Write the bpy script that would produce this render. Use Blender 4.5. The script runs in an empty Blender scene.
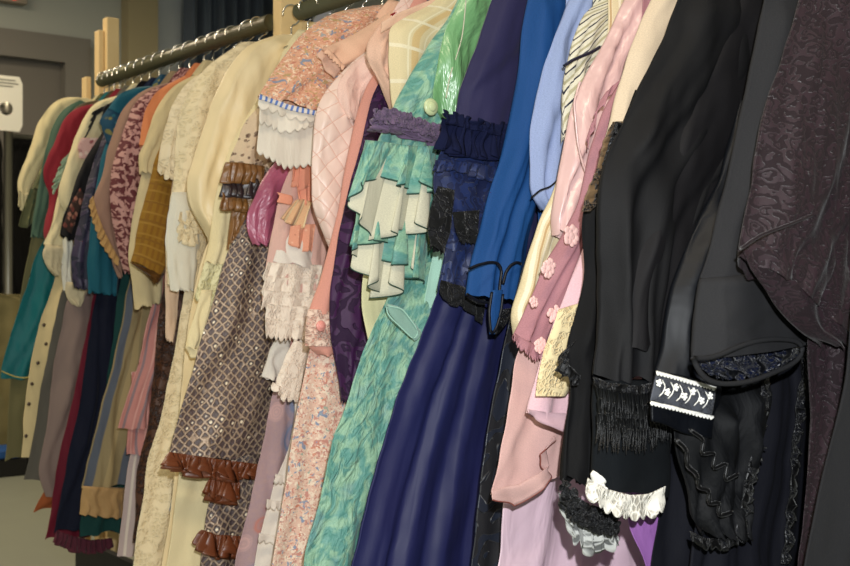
import bpy, math, random
import numpy as np
from mathutils import Vector, Matrix
S = bpy.context.scene
C = S.collection
# ---------------------------------------------------------------- camera, world, lights
F = 1170.0
A = math.atan(907/F)
SA, CA = math.sin(A), math.cos(A)
CAM = np.array([-1.585, 0.0, 1.05])
cd = bpy.data.cameras.new('camera'); cam = bpy.data.objects.new('camera', cd); C.objects.link(cam)
cam.location = CAM; cam.rotation_euler = (math.pi/2, 0, -A)
cd.sensor_width = 36; cd.lens = F/850*36; cd.clip_start = .05
cd.dof.use_dof = True; cd.dof.focus_distance = 1.95; cd.dof.aperture_fstop = 9
S.camera = cam
w = bpy.data.worlds.new('world'); S.world = w; w.use_nodes = True
w.node_tree.nodes['Background'].inputs[0].default_value = (1, .94, .85, 1)
w.node_tree.nodes['Background'].inputs[1].default_value = .15
def lamp(kind, name, loc, power, col, size=None, rot=(0, 0, 0), sy=None):
    d = bpy.data.lights.new(name, kind); d.energy = power; d.color = col
    if kind == 'AREA':
        d.size = size
        if sy: d.shape = 'RECTANGLE'; d.size_y = sy
    else: d.shadow_soft_size = size
    o = bpy.data.objects.new(name, d); C.objects.link(o); o.location = loc; o.rotation_euler = rot
    return o
# the camera's own flash, just above and right of the lens
lamp('POINT', 'camera_flash', (CAM[0]+.05*CA, -.05*SA, 1.05+.13), 132, (.95, .98, 1.0), .012)
# warm unseen ceiling fluorescents; the furthest pair is added to brighten the far wall
for lx, ly in ((-1.6, .2), (-1.3, 3.9), (-2.9, 5.6), (-.3, 6.2), (1.6, 4.6)):
    lamp('AREA', 'ceiling_fluorescent', (lx, ly, 3.05), 30, (1, .83, .60), 1.2, sy=.3)
S.view_settings.view_transform = 'Standard'; S.view_settings.look = 'None'
S.view_settings.exposure = 0.17; S.view_settings.gamma = 1; S.view_settings.use_curve_mapping = False

# ---------------------------------------------------------------- helpers
rng = np.random.RandomState(7)
def lin(h):
    h = h.lstrip('#'); c = [int(h[i:i+2], 16)/255 for i in (0, 2, 4)]
    return tuple([x/12.92 if x <= .04045 else ((x+.055)/1.055)**2.4 for x in c])+(1,)
def px(p, s):
    """where the view through image point p meets the upright plane y = s: (distance out from the rail, height)"""
    if len(p) == 3: return (p[1], p[2])
    a = (p[0]-425)/F; b = (283-p[1])/F
    dx = SA+a*CA; dy = CA-a*SA; t = s/dy
    return (-(CAM[0]+t*dx), CAM[2]+t*b)
def U(u, z): return ('u', u, z)
def waves(x, y, seed, fx, fy, k=7):
    r = np.random.RandomState(seed); o = np.zeros_like(x)
    for i in range(k):
        a = r.uniform(0, 2*math.pi); f = r.uniform(.5, 1.5)
        o += np.sin((x*fx*math.cos(a)+y*fy*math.sin(a))*f+r.uniform(0, 6.28))
    return o/math.sqrt(k)
def resample(P, n, smooth=True):
    P = np.array(P, float)
    d = np.r_[0, np.cumsum(np.hypot(*(np.diff(P, axis=0).T)))]
    t = np.linspace(0, d[-1], n)
    Q = np.c_[np.interp(t, d, P[:, 0]), np.interp(t, d, P[:, 1])]
    if smooth and n > 8:
        k = max(1, n//22)
        for _ in range(2):
            W = np.pad(Q, ((k, k), (0, 0)), mode='reflect', reflect_type='odd')
            Q = sum(W[i:i+n] for i in range(2*k+1))/(2*k+1)
    return Q, d[-1]
def link_mesh(name, V, faces, uvs, mat, parent, label=None, solid=0):
    me = bpy.data.meshes.new(name)
    V = np.asarray(V, float)
    off = np.zeros(3); q = parent
    while q is not None: off = off+np.array(q.location); q = q.parent
    me.from_pydata((V-off).tolist(), [], faces)
    if uvs is not None:
        ul = me.uv_layers.new(name='UVMap')
        idx = np.empty(len(me.loops), int); me.loops.foreach_get('vertex_index', idx)
        ul.data.foreach_set('uv', np.asarray(uvs)[idx].astype(np.float32).ravel())
    me.polygons.foreach_set('use_smooth', [True]*len(me.polygons))
    me.materials.append(mat); me.update()
    o = bpy.data.objects.new(name, me); C.objects.link(o)
    if parent is not None: o.parent = parent
    if label: o['label'] = label
    if solid:
        m = o.modifiers.new('cloth_thickness', 'SOLIDIFY'); m.thickness = solid; m.offset = 0
    return o
SEED = [11]
def loft(g, name, L, R, mat, th=.02, n=4, amp=.008, wr=.0025, ds=0., t0=.35, rx=6, wf=(45, 18), label=None,
         hem=.006, cap=.25, parent=None, sm=True, swirl=.25, sharp=1.0):
    """a hollow cloth tube between a left and a right edge, hanging in the garment's own plane"""
    SEED[0] += 1; sd = SEED[0]; r = np.random.RandomState(sd)
    s = g['s']+ds
    Lp = [px(p, s) for p in L]; Rp = [px((p[0]+rx, p[1]) if len(p) == 2 else p, s) for p in R]
    _, ll = resample(Lp, 10, False)
    N = int(np.clip(ll/.010, 14, 110))
    Lq, _ = resample(Lp, N, sm); Rq, _ = resample(Rp, N, sm)
    wid = np.hypot(*(Rq-Lq).T).max()
    M = int(np.clip(wid/.006, 12, 64))
    a = .5-.5*np.cos(np.linspace(0, math.pi, M+1)); a = .6*a+.4*np.linspace(0, 1, M+1)
    t = np.linspace(0, 1, N)
    Ag, Tg = np.meshgrid(a, t)
    X = Lq[:, None, :]+(Rq-Lq)[:, None, :]*a[None, :, None]
    Uu, Zz = X[..., 0], X[..., 1]
    prof = np.sqrt(np.clip(1-np.abs(2*Ag-1)**3.4, 0, 1))
    end = np.minimum(1, cap+Tg*6)
    edge = np.clip(np.minimum(Ag, 1-Ag)*9, 0, 1)
    ph = 2*math.pi*(n*Ag+swirl*np.sin(2.2*Tg*3+r.uniform(0, 6)))+r.uniform(0, 6)
    ph = ph+.5*np.sin(ph*.37+r.uniform(0, 6))
    f1 = np.sin(ph); f1 = np.sign(f1)*np.abs(f1)**sharp
    fold = .7*f1+.35*np.sin(1.9*ph+1+2*Tg)+.2*np.sin(3.1*ph+2*Tg*3)
    ramp = t0+(1-t0)*Tg
    wrk = waves(Uu, Zz, sd, wf[0]*1.6, wf[1]*1.6)*wr*1.5
    wrk += (np.abs(waves(Uu, Zz, sd+500, wf[0]*3, wf[1]*3, 5))-.7)*wr*.9
    Yf = s-(th*prof+amp*fold*ramp+wrk)*end*(.15+.85*edge)
    Yb = s+(th*.6*prof+.3*amp*fold*ramp)*end
    Yf = np.minimum(Yf, s-.0005+Yb*0)
    jit = waves(Zz, Zz*0, sd+9, 30, 1)*.0018+waves(Zz, Zz*0, sd+19, 90, 1)*.0008
    Uu = Uu+jit*(1-2*Ag)
    Zf = Zz-hem*fold*Tg**10
    ring_u = np.c_[Uu, Uu[:, -2:0:-1]]; ring_y = np.c_[Yf, Yb[:, -2:0:-1]]; ring_z = np.c_[Zf, Zf[:, -2:0:-1]]
    K = ring_u.shape[1]
    V = np.stack([-ring_u, ring_y, ring_z], -1).reshape(-1, 3)
    um = np.abs(np.r_[0, np.cumsum(np.full(M, wid/M))]); av = Ag*np.hypot(*(Rq-Lq).T).mean()
    av = Ag*(.5*wid+.5*np.hypot(*(Rq-Lq).T)[:, None])
    uvf = np.stack([av, -Tg*ll], -1); uvb = uvf[:, -2:0:-1]
    uv = np.concatenate([uvf, uvb], 1).reshape(-1, 2)+r.uniform(0, 3, 2)
    fs = []
    for i in range(N-1):
        b = i*K
        for j in range(K):
            j2 = (j+1) % K
            fs.append((b+j, b+K+j, b+K+j2, b+j2))
    fs.append(tuple(range(K)))
    return link_mesh(name, V, fs, uv, mat, parent or g['root'], label)
def ruffle(g, name, top, bot, mat, waves_n=8, amp=.012, ds=-.03, sc=0., m=10, rows=10, curl=.5, label=None, parent=None, solid=.0016, wr=.001, sm=False, seed=None, edge=None, er=.0016):
    """a gathered strip hanging from the line top to the line bot"""
    SEED[0] += 1; sd = seed or SEED[0]; r = np.random.RandomState(sd)
    s = g['s']+ds
    T = [px(p, s) for p in top]; B = [px(p, s) for p in bot]
    _, ll = resample(B, 10, False)
    M = int(np.clip(max(waves_n, m)*14, 24, 260))
    Tq, l1 = resample(T, M, sm); Bq, l2 = resample(B, M, sm)
    k = np.linspace(0, 1, rows)[:, None]; c = np.linspace(0, 1, M)[None, :]
    sl = 1-sc*(1-np.abs(np.sin(math.pi*m*c)))
    kk = k*sl
    P = Tq[None]+(Bq-Tq)[None]*kk[..., None]
    ph = 2*math.pi*waves_n*c+.9*np.sin(2*math.pi*waves_n*.37*c+r.uniform(0, 6))+r.uniform(0, 6)
    am = amp*(.15+.85*k**.8)*(.75+.4*np.sin(ph*.23+r.uniform(0, 6)))
    y = s-am*np.sin(ph)+waves(c*ll+k*0, k*.05+c*0, sd, 120, 120)*wr
    d = (Bq-Tq).mean(0); tang = Tq[-1]-Tq[0]; tang = tang/(np.hypot(*tang)+1e-9)
    sh = curl*am*np.sin(2*ph)
    u = P[..., 0]+tang[0]*sh; z = P[..., 1]+tang[1]*sh-am*.35*np.cos(ph)*k
    V = np.stack([-u, y, z], -1).reshape(-1, 3)
    uv = np.stack([c*ll*1.3+k*0, -k*np.hypot(*d)+c*0], -1).reshape(-1, 2)+r.uniform(0, 3, 2)
    fs = [(i*M+j, (i+1)*M+j, (i+1)*M+j+1, i*M+j+1) for i in range(rows-1) for j in range(M-1)]
    o = link_mesh(name, V, fs, uv, mat, parent or g['root'], label, solid)
    if edge:
        tv, tf = tube_pts([tuple(p) for p in V[-M:]], er, 5)
        link_mesh('rolled_hem', tv, tf, None, edge, o)
    return o
def tube_pts(P, rad, seg=8):
    P = [Vector(p) for p in P]; V = []; fs = []; n = len(P)
    up = Vector((0, 0, 1))
    for i, p in enumerate(P):
        d = (P[min(i+1, n-1)]-P[max(i-1, 0)]).normalized()
        a = d.cross(up if abs(d.z) < .95 else Vector((0, 1, 0))).normalized(); b = d.cross(a)
        rr = rad[i] if hasattr(rad, '__len__') else rad
        for k in range(seg):
            an = 2*math.pi*k/seg; V.append(p+a*rr*math.cos(an)+b*rr*math.sin(an))
    for i in range(n-1):
        for k in range(seg):
            k2 = (k+1) % seg; fs.append((i*seg+k, i*seg+k2, (i+1)*seg+k2, (i+1)*seg+k))
    fs.append(tuple(range(seg))); fs.append(tuple(range((n-1)*seg, n*seg))[::-1])
    return [tuple(v) for v in V], fs
def tube(g, name, P, rad, mat, label=None, parent=None, seg=8):
    V, fs = tube_pts(P, rad, seg)
    return link_mesh(name, V, fs, None, mat, parent or (g['root'] if g else None), label)
def piping(g, name, pts, mat, rad=.002, ds=-.03, label=None, parent=None):
    s = g['s']+ds
    Q, _ = resample([px(p, s) for p in pts], max(12, len(pts)*5))
    return tube(g, name, [(-u, s, z) for u, z in Q], rad, mat, label, parent, 6)
def join(parts):
    V = []; F_ = []
    for v, f in parts:
        b = len(V); V += list(v); F_ += [tuple(i+b for i in q) for q in f]
    return V, F_
def blob(c, r, seg=14, rings=8):
    V = [(c[0], c[1]-r[1], c[2])]; fs = []
    for i in range(1, rings):
        th = math.pi*i/rings
        for k in range(seg):
            a = 2*math.pi*k/seg
            V.append((c[0]+r[0]*math.sin(th)*math.cos(a), c[1]-r[1]*math.cos(th), c[2]+r[2]*math.sin(th)*math.sin(a)))
    V.append((c[0], c[1]+r[1], c[2]))
    for k in range(seg): fs.append((0, 1+k, 1+(k+1) % seg))
    for i in range(rings-2):
        for k in range(seg):
            b = 1+i*seg; fs.append((b+k, b+seg+k, b+seg+(k+1) % seg, b+(k+1) % seg))
    e = len(V)-1; b = 1+(rings-2)*seg
    for k in range(seg): fs.append((b+k, e, b+(k+1) % seg))
    return V, fs
def button(g, p, r, mat, ds=-.035, name='button', label=None, parent=None):
    s = g['s']+ds; u, z = px(p, s)
    V, f = join([blob((-u, s, z), (r, r*.35, r)), blob((-u, s-r*.3, z), (r*.55, r*.2, r*.55))])
    return link_mesh(name, V, f, None, mat, parent or g['root'], label)
def patch(g, name, poly, mat, ds=-.035, th=.002, label=None, n=4, amp=.001, parent=None):
    """a flat motif lying on the cloth, poly = left side list, right side list"""
    return loft(g, name, poly[0], poly[1], mat, th=th, n=n, amp=amp, wr=.0006, ds=ds, rx=0, hem=0, label=label, cap=.8, parent=parent)
def motif(g, name, centers, mat, ds=-.036, label=None, petals=6, parent=None, seed=1):
    r = np.random.RandomState(seed); parts = []
    s = g['s']+ds
    for (cx, cy, R) in centers:
        parts = []
        u, z = px((cx, cy), s)
        parts.append(blob((-u, s, z), (R*.38, .002, R*.38), 10, 6))
        o = r.uniform(0, 6)
        for k in range(petals):
            a = o+2*math.pi*k/petals; q = .62 if petals < 8 else r.uniform(.25, .9)
            parts.append(blob((-u+R*q*math.cos(a), s+r.uniform(0, .001), z+R*q*math.sin(a)), (R*.32, .0017, R*.32), 10, 6))
        V, f = join(parts)
        link_mesh(name, V, f, None, mat, parent or g['root'], label)
GARMENTS = []
def garment(name, label, cat, s):
    o = bpy.data.objects.new(name, None); C.objects.link(o); o.location = (0, s, 1.69); o.empty_display_size = .05
    o['label'] = label; o['category'] = cat; o['group'] = 'costumes hanging along the rack'
    g = {'root': o, 's': s}; GARMENTS.append(g); return g
def bodice(g, mat, zl=1.0, u=.155, th=.014, **k):
    L = [U(.03, 1.69), U(.06, 1.66), U(.09, 1.60), U(.11, 1.35), U(.10, zl)]
    R = [U(-.03, 1.69), U(-.10, 1.66), U(-u, 1.60), U(-u, 1.35), U(-u+.03, zl)]
    return loft(g, 'bodice', L, R, mat, th=th, n=3, amp=.003, rx=0, **k)
def skirt(g, L, mat, name='skirt', zh=.16, top=None, uR=-.12, th=.018, n=7, amp=.012, ds=0., drop=0, **k):
    s = g['s']+ds
    P = [px(p, s) for p in L]
    if top is None: top = (min(.11, P[0][0]-.03), max(1.12, P[0][1]+.12))
    Q = ([top] if top[1] > P[0][1]+.02 else [])+P
    if len(L[-1]) == 2 and L[-1][1] >= 560 and zh < Q[-1][1]:
        d = Q[-1][1]-zh; Q = Q+[(Q[-1][0]+.14*d, zh)]
    Lp = [U(*q) for q in Q]
    z0, z1 = Q[0][1], Q[-1][1]
    Rp = [U(uR-.12*((z0-q[1])/(z0-z1+1e-6)), q[1]-drop*((z0-q[1])/(z0-z1+1e-6))) for q in Q]
    return loft(g, name, Lp, Rp, mat, th=th, n=n, amp=amp, ds=ds, rx=0, **k)
def sleeve(g, L, R, mat, name='sleeve', th=.019, n=2, amp=.008, ds=-.010, wr=.0035, **k):
    return loft(g, name, L, R, mat, th=th, n=n, amp=amp, ds=ds, wr=wr, **k)

# ---------------------------------------------------------------- procedural cloth
class NT:
    def __init__(s, name):
        s.m = bpy.data.materials.new(name); s.m.use_nodes = True; s.t = s.m.node_tree
        s.b = s.t.nodes['Principled BSDF']; s.uv = s.n('ShaderNodeTexCoord').outputs['UV']
        s.obj = s.t.nodes[-1].outputs['Object']
    def n(s, ty, **kw):
        nd = s.t.nodes.new(ty)
        for k, v in kw.items():
            if k.startswith('i_'):
                key = k[2:]; key = int(key) if key.isdigit() else key.replace('_', ' ')
                s.put(nd.inputs[key], v)
            else: setattr(nd, k, v)
        return nd
    def put(s, inp, v):
        if isinstance(v, bpy.types.NodeSocket): s.t.links.new(v, inp)
        elif isinstance(v, str): inp.default_value = lin(v)
        else: inp.default_value = v
    def sc(s, x, y=None, rot=0, src=None):
        y = x if y is None else y
        return s.n('ShaderNodeMapping', i_Vector=src or s.uv, i_Scale=(x, y, x), i_Rotation=(0, 0, rot)).outputs[0]
    def noise(s, v, sc=1., det=3, dist=0, out=0):
        return s.n('ShaderNodeTexNoise', i_Vector=v, i_Scale=sc, i_Detail=det, i_Distortion=dist).outputs[out]
    def vor(s, v, sc=1., feat='F1', rnd=1., out='Distance'):
        return s.n('ShaderNodeTexVoronoi', feature=feat, i_Vector=v, i_Scale=sc, i_Randomness=rnd).outputs[out]
    def wave(s, v, sc=1., dist=0, typ='BANDS', d='X', prof='SIN'):
        return s.n('ShaderNodeTexWave', wave_type=typ, bands_direction=d, wave_profile=prof, i_Vector=v, i_Scale=sc, i_Distortion=dist, i_Detail=1).outputs[1]
    def m_(s, op, a, b=0., c=None):
        nd = s.n('ShaderNodeMath', operation=op); s.put(nd.inputs[0], a); s.put(nd.inputs[1], b)
        if c is not None: s.put(nd.inputs[2], c)
        return nd.outputs[0]
    def step(s, v, lo, hi, inv=False):
        nd = s.n('ShaderNodeMapRange', i_Value=v); nd.inputs[1].default_value = lo; nd.inputs[2].default_value = hi
        if inv: nd.inputs[3].default_value = 1; nd.inputs[4].default_value = 0
        return nd.outputs[0]
    def mix(s, f, a, b):
        nd = s.n('ShaderNodeMix', data_type='RGBA'); s.put(nd.inputs[0], f); s.put(nd.inputs[6], a); s.put(nd.inputs[7], b); return nd.outputs[2]
    def warp(s, v, amt, sc):
        nz = s.noise(v, sc, 2, out=1)
        a = s.n('ShaderNodeVectorMath', operation='MULTIPLY_ADD', i_0=nz, i_1=(amt, amt, amt), i_2=v); return a.outputs[0]
    def fin(s, col, rough=.8, h=None, hs=.6, hd=.002, sheen=.0, metal=0, spec=.5, weave=900, wv=.25, aniso=0, alpha=None, coat=0, sh_t=None):
        if wv:   # slubs of the yarn
            g_ = s.noise(s.sc(560, 680), 1, 2); k_ = s.m_('MULTIPLY_ADD', g_, .6, .70)
            mu = s.n('ShaderNodeVectorMath', operation='SCALE', i_0=col); s.put(mu.inputs['Scale'], k_); col = mu.outputs[0]
        s.put(s.b.inputs['Base Color'], col); s.put(s.b.inputs['Roughness'], rough); s.put(s.b.inputs['Metallic'], metal)
        s.b.inputs['Specular IOR Level'].default_value = spec
        s.b.inputs['Sheen Weight'].default_value = sheen; s.b.inputs['Sheen Roughness'].default_value = .4
        if sh_t: s.b.inputs['Sheen Tint'].default_value = lin(sh_t)
        if coat: s.b.inputs['Coat Weight'].default_value = coat
        if alpha is not None: s.put(s.b.inputs['Alpha'], alpha)
        nrm = None
        if wv:
            bn = s.n('ShaderNodeBump', i_Height=g_, i_Strength=wv, i_Distance=.0012); nrm = bn.outputs[0]
        if h is not None:
            bn = s.n('ShaderNodeBump', i_Height=h, i_Strength=hs, i_Distance=hd)
            if nrm: s.t.links.new(nrm, bn.inputs['Normal'])
            nrm = bn.outputs[0]
        if nrm: s.t.links.new(nrm, s.b.inputs['Normal'])
        return s.m
def wrinkles(t, f=14, d=1.2): return t.noise(t.sc(f, f*.45), 1, 4, d)
def plain(name, col, col2=None, rough=.85, sheen=.15, hs=.35, hd=.006, f=14, spec=.2, wv=.25, weave=900):
    t = NT(name); h = wrinkles(t, f)
    c = t.mix(t.noise(t.sc(7, 3), 1, 3), lin(col), lin(col2 or col))
    return t.fin(c, rough, h, hs, hd, sheen, spec=spec, wv=wv, weave=weave)
def satin(name, col, col2=None, rough=.33, f=11, hs=.55, hd=.012, spec=.7, sheen=0, metal=0.0):
    t = NT(name); h = t.noise(t.sc(f, f*.4), 1, 3, 1.8)
    c = t.mix(t.noise(t.sc(5, 3), 1, 3), lin(col), lin(col2 or col))
    return t.fin(c, rough, h, hs, hd, sheen, spec=spec, wv=0, metal=metal)
def floral(name, base, cols, sc=55, r=.42, base2=None, leaf=None, rough=.85):
    t = NT(name); v = t.warp(t.sc(1), .006, 60)
    c = t.mix(t.noise(t.sc(90), 1, 2), lin(base), lin(base2 or base))
    if leaf: c = t.mix(t.step(t.vor(t.sc(1), sc*1.7), .22, .16 , False), c, lin(leaf))
    for i, (cc, ss, rr) in enumerate(cols):
        vv = t.n('ShaderNodeVectorMath', operation='ADD', i_0=v, i_1=(i*.37, i*.21, 0)).outputs[0]
        d = t.vor(vv, ss); rnd = t.n('ShaderNodeSeparateColor', i_0=t.vor(vv, ss, out='Color')).outputs[0]
        ring = t.wave(t.n('ShaderNodeCombineXYZ', i_X=d).outputs[0], 3.0)
        k = t.m_('MULTIPLY', t.step(d, rr, rr*.8), t.step(rnd, .35, .45))
        k = t.m_('MULTIPLY', k, t.m_('MULTIPLY_ADD', ring, .55, .45))
        c = t.mix(k, c, lin(cc))
    return t.fin(c, rough, wrinkles(t), .35, .006, .1, spec=.25)
def lace(name, col, col2, sc=70, rough=.8, alpha=None, sheen=.1, hd=.003, dens=.14):
    t = NT(name); v = t.warp(t.sc(1), .012, 45)
    e = t.vor(v, sc, 'DISTANCE_TO_EDGE'); ln = t.step(e, dens, .03)
    n = t.step(t.noise(t.sc(38), 1, 2, .6), .48, .56)
    k = t.m_('MAXIMUM', t.m_('MULTIPLY', ln, .9), n)
    c = t.mix(k, lin(col2), lin(col))
    al = t.m_('MAXIMUM', k, alpha) if alpha is not None else None
    return t.fin(c, rough, k, .8, hd, sheen, spec=.3, wv=0, alpha=al)
def brocade(name, col, col2, sc=16, rough=.5, hd=.003, spec=.5, metal=0):
    t = NT(name); v = t.warp(t.sc(sc), 1.3, .9)
    e = t.vor(v, 1.0, 'SMOOTH_F1'); k = t.step(t.wave(t.n('ShaderNodeCombineXYZ', i_X=e, i_Y=t.noise(v, .8, 1)).outputs[0], 1.3, 1.5), .45, .6)
    c = t.mix(k, lin(col), lin(col2))
    return t.fin(c, t.m_('MULTIPLY_ADD', k, -.2, rough), k, .9, hd, .1, spec=spec, metal=metal, wv=.1)
def stripes(name, base, bands, rough=.8, d=0, sheen=.1, hs=.35, rot=0, warp=0):
    """bands: (colour, repeats per metre, width 0-1, phase)"""
    t = NT(name); v_ = t.sc(1, 1, rot); v_ = t.warp(v_, warp, 9) if warp else v_; sp = t.n('ShaderNodeSeparateXYZ', i_0=v_); c = t.mix(t.noise(t.sc(9), 1, 2), lin(base), lin(base))
    for cc, rep, wd, ph, ax in bands:
        x = t.m_('FRACT', t.m_('ADD', t.m_('MULTIPLY', sp.outputs[ax], rep), ph))
        k = t.step(t.m_('ABSOLUTE', t.m_('SUBTRACT', x, .5)), wd/2, wd/2*.75)
        c = t.mix(k, c, lin(cc))
    return t.fin(c, rough, wrinkles(t), hs, .006, sheen, spec=.3)

def print_cloth(name, base, base2, cols, rough=.85):
    """small dense garden print: (colour, features per metre, threshold, edge)"""
    t = NT(name); c = t.mix(t.noise(t.sc(60), 1, 3), lin(base), lin(base2))
    for i, (cc, ss, th_) in enumerate(cols):
        vv = t.n('ShaderNodeVectorMath', operation='ADD', i_0=t.sc(ss), i_1=(i*7.3, i*3.1, i*1.7)).outputs[0]
        c = t.mix(t.step(t.noise(vv, 1, 3, 1.1), th_, th_+.025), c, lin(cc))
    return t.fin(c, rough, wrinkles(t), .35, .006, .05, spec=.25, wv=.1)

def petals(g, name, line, n, size, mat, ds=-.04, spread=.012, label=None, parent=None, seed=1):
    """a ragged trim of small torn petals heaped along a line"""
    r = np.random.RandomState(seed); s = g['s']+ds
    Q, _ = resample([px(p, s) for p in line], n, False); V = []; fs = []
    for k in range(n):
        u, z = Q[k]; c = Vector((-u+r.normal(0, .003), s-abs(r.normal(0, .004)), z+r.uniform(-spread, spread)))
        an = r.uniform(0, 6.28); d = Vector((math.cos(an), r.uniform(-.7, .1), math.sin(an))).normalized()
        w_ = d.cross(Vector((r.uniform(-.5, .5), -1, r.uniform(-.5, .5)))).normalized(); nn = d.cross(w_)
        L_ = size*r.uniform(.7, 1.3); b0 = len(V)
        for t_, ww, up in ((0, .10, 0), (.4, .42, .18), (.75, .38, .22), (1.0, .08, .05)):
            for sg in (-1, 0, 1):
                V.append(c+d*L_*(t_-.4)+w_*sg*ww*L_+nn*L_*(up-.18*abs(sg)))
        for i in range(3):
            for j in range(2):
                q = b0+i*3+j; fs.append((q, q+1, q+4, q+3))
    return link_mesh(name, [tuple(v) for v in V], fs, [(v.x*3, v.z*3) for v in V], mat, parent or g['root'], label, .0008)
# ---------------------------------------------------------------- setting
def simple(name, col, rough=.8, metal=0, bump=0, sc=20, col2=None, emit=0, spec=.4):
    t = NT(name); v = t.n('ShaderNodeMapping', i_Vector=t.n('ShaderNodeNewGeometry').outputs['Position'], i_Scale=(sc, sc, sc)).outputs[0]
    nz = t.noise(v, 1, 4); c = t.mix(nz, lin(col), lin(col2 or col))
    if emit:
        t.b.inputs['Emission Color'].default_value = lin(col); t.b.inputs['Emission Strength'].default_value = emit
    return t.fin(c, rough, nz if bump else None, bump, .003, 0, metal=metal, wv=0, spec=spec)
def box(name, lo, hi, mat, parent=None, kind=None, label=None, bev=0):
    x0, y0, z0 = lo; x1, y1, z1 = hi
    V = [(x0, y0, z0), (x1, y0, z0), (x1, y1, z0), (x0, y1, z0), (x0, y0, z1), (x1, y0, z1), (x1, y1, z1), (x0, y1, z1)]
    f = [(0, 3, 2, 1), (4, 5, 6, 7), (0, 1, 5, 4), (1, 2, 6, 5), (2, 3, 7, 6), (3, 0, 4, 7)]
    o = link_mesh(name, V, f, None, mat, parent, label)
    o.data.polygons.foreach_set('use_smooth', [False]*6)
    if bev:
        b = o.modifiers.new('bevel', 'BEVEL'); b.width = bev; b.segments = 2
    if kind: o['kind'] = kind
    return o
def root(name, label, cat, loc, group=None):
    o = bpy.data.objects.new(name, None); C.objects.link(o); o.location = loc; o.empty_display_size = .1
    o['label'] = label; o['category'] = cat
    if group: o['group'] = group
    return o
M_floor = simple('floor_tile', '#85887a', .5, col2='#7d8073', sc=6)
M_wall = simple('painted_wall', '#a6aaa2', .9, col2='#a2a69f', sc=3)
M_tan = simple('tan_paint', '#9c9272', .8)
M_pale = simple('pale_paint', '#a3aaac', .8)
M_ceil = simple('ceiling_paint', '#c9c6ba', .9)
M_door = simple('taupe_door', '#6d6962', .6)
M_frame = simple('taupe_frame', '#75726b', .55)
M_pine = simple('pine_wood', '#e6cb96', .6, col2='#dab980', sc=14)
M_pipe = simple('olive_steel_pipe', '#615f45', .35, metal=.3, col2='#4d4b36', sc=8)
M_chrome = simple('hanger_chrome', '#e8e8e4', .18, metal=1)
M_steel = simple('stand_steel', '#8f8d82', .35, metal=.8)
M_black = simple('black_cloth', '#0b0b0c', .9)
M_dark = simple('dark_rubber', '#141414', .7)
M_card = simple('white_card', '#d9d8cc', .7)
M_ink = simple('grey_ink', '#77766c', .8)
M_red = simple('red_sign_light', '#ff1c12', .5, emit=3.5)
M_sign = simple('sign_housing', '#8a8274', .6)
box('floor', (-4.2, -3, -.1), (3, 7, 0), M_floor, kind='structure')
box('ceiling', (-4.2, -3, 3.2), (3, 7, 3.3), M_ceil, kind='structure')
box('wall_left', (-4.3, -3, 0), (-4.2, 7, 3.2), M_wall, kind='structure')
box('wall_right', (3, -3, 0), (3.1, 7, 3.2), M_wall, kind='structure')
box('wall_back', (-4.2, -3.1, 0), (3, -3, 3.2), M_wall, kind='structure')
WY = 7.4
box('wall_front', (-4.2, WY, 0), (-.25, WY+.15, 3.2), M_wall, kind='structure')
box('wall_front', (1.24, WY, 0), (3, WY+.15, 3.2), M_wall, kind='structure')
box('wall_front', (-.25, WY, 2.51), (1.24, WY+.15, 3.2), M_wall, kind='structure')
d = box('door_1', (-.23, WY+.05, .01), (1.22, WY+.10, 2.49), M_door, kind='structure')
hv, hf = tube_pts([(-.10, WY+.05, 1.0), (-.10, WY-.01, 1.0), (.04, WY-.01, 1.0)], .012)
link_mesh('door_handle', hv, hf, None, M_chrome, d, 'metal lever handle')
box('trim_1', (1.20, WY-.03, 0), (1.37, WY+.05, 2.64), M_frame, kind='structure')
box('trim_2', (-.40, WY-.03, 0), (-.23, WY+.05, 2.64), M_frame, kind='structure')
box('trim_3', (-.23, WY-.03, 2.47), (1.20, WY+.05, 2.64), M_frame, kind='structure')
box('trim_4', (1.59, WY-.12, 0), (1.80, WY, 3.2), M_tan, kind='structure')
box('trim_5', (1.80, WY-.07, 0), (1.99, WY, 3.2), M_pale, kind='structure')
box('baseboard_front', (1.37, WY-.015, 0), (1.59, WY, .1), M_dark, kind='structure')
# curtain
M_curt = plain('slate_curtain', '#56626f', '#4a5562', .9, .1, f=5)
n = 260; cx = np.linspace(1.96, 2.97, n); cy = WY-.22+.045*np.sin(cx*62)+.016*np.sin(cx*141+1)
V = [(x, y, z) for z in (0.03, 1.6, 3.1) for x, y in zip(cx, cy)]
fs = [(i*n+j, i*n+j+1, (i+1)*n+j+1, (i+1)*n+j) for i in range(2) for j in range(n-1)]
uv = [(x, z) for z in (0.03, 1.6, 3.1) for x in cx]
o = link_mesh('curtain', V, fs, uv, M_curt, None, None, .004)
o['label'] = 'dark slate pleated curtain hanging on the far wall behind the rack'; o['category'] = 'curtain'
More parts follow.
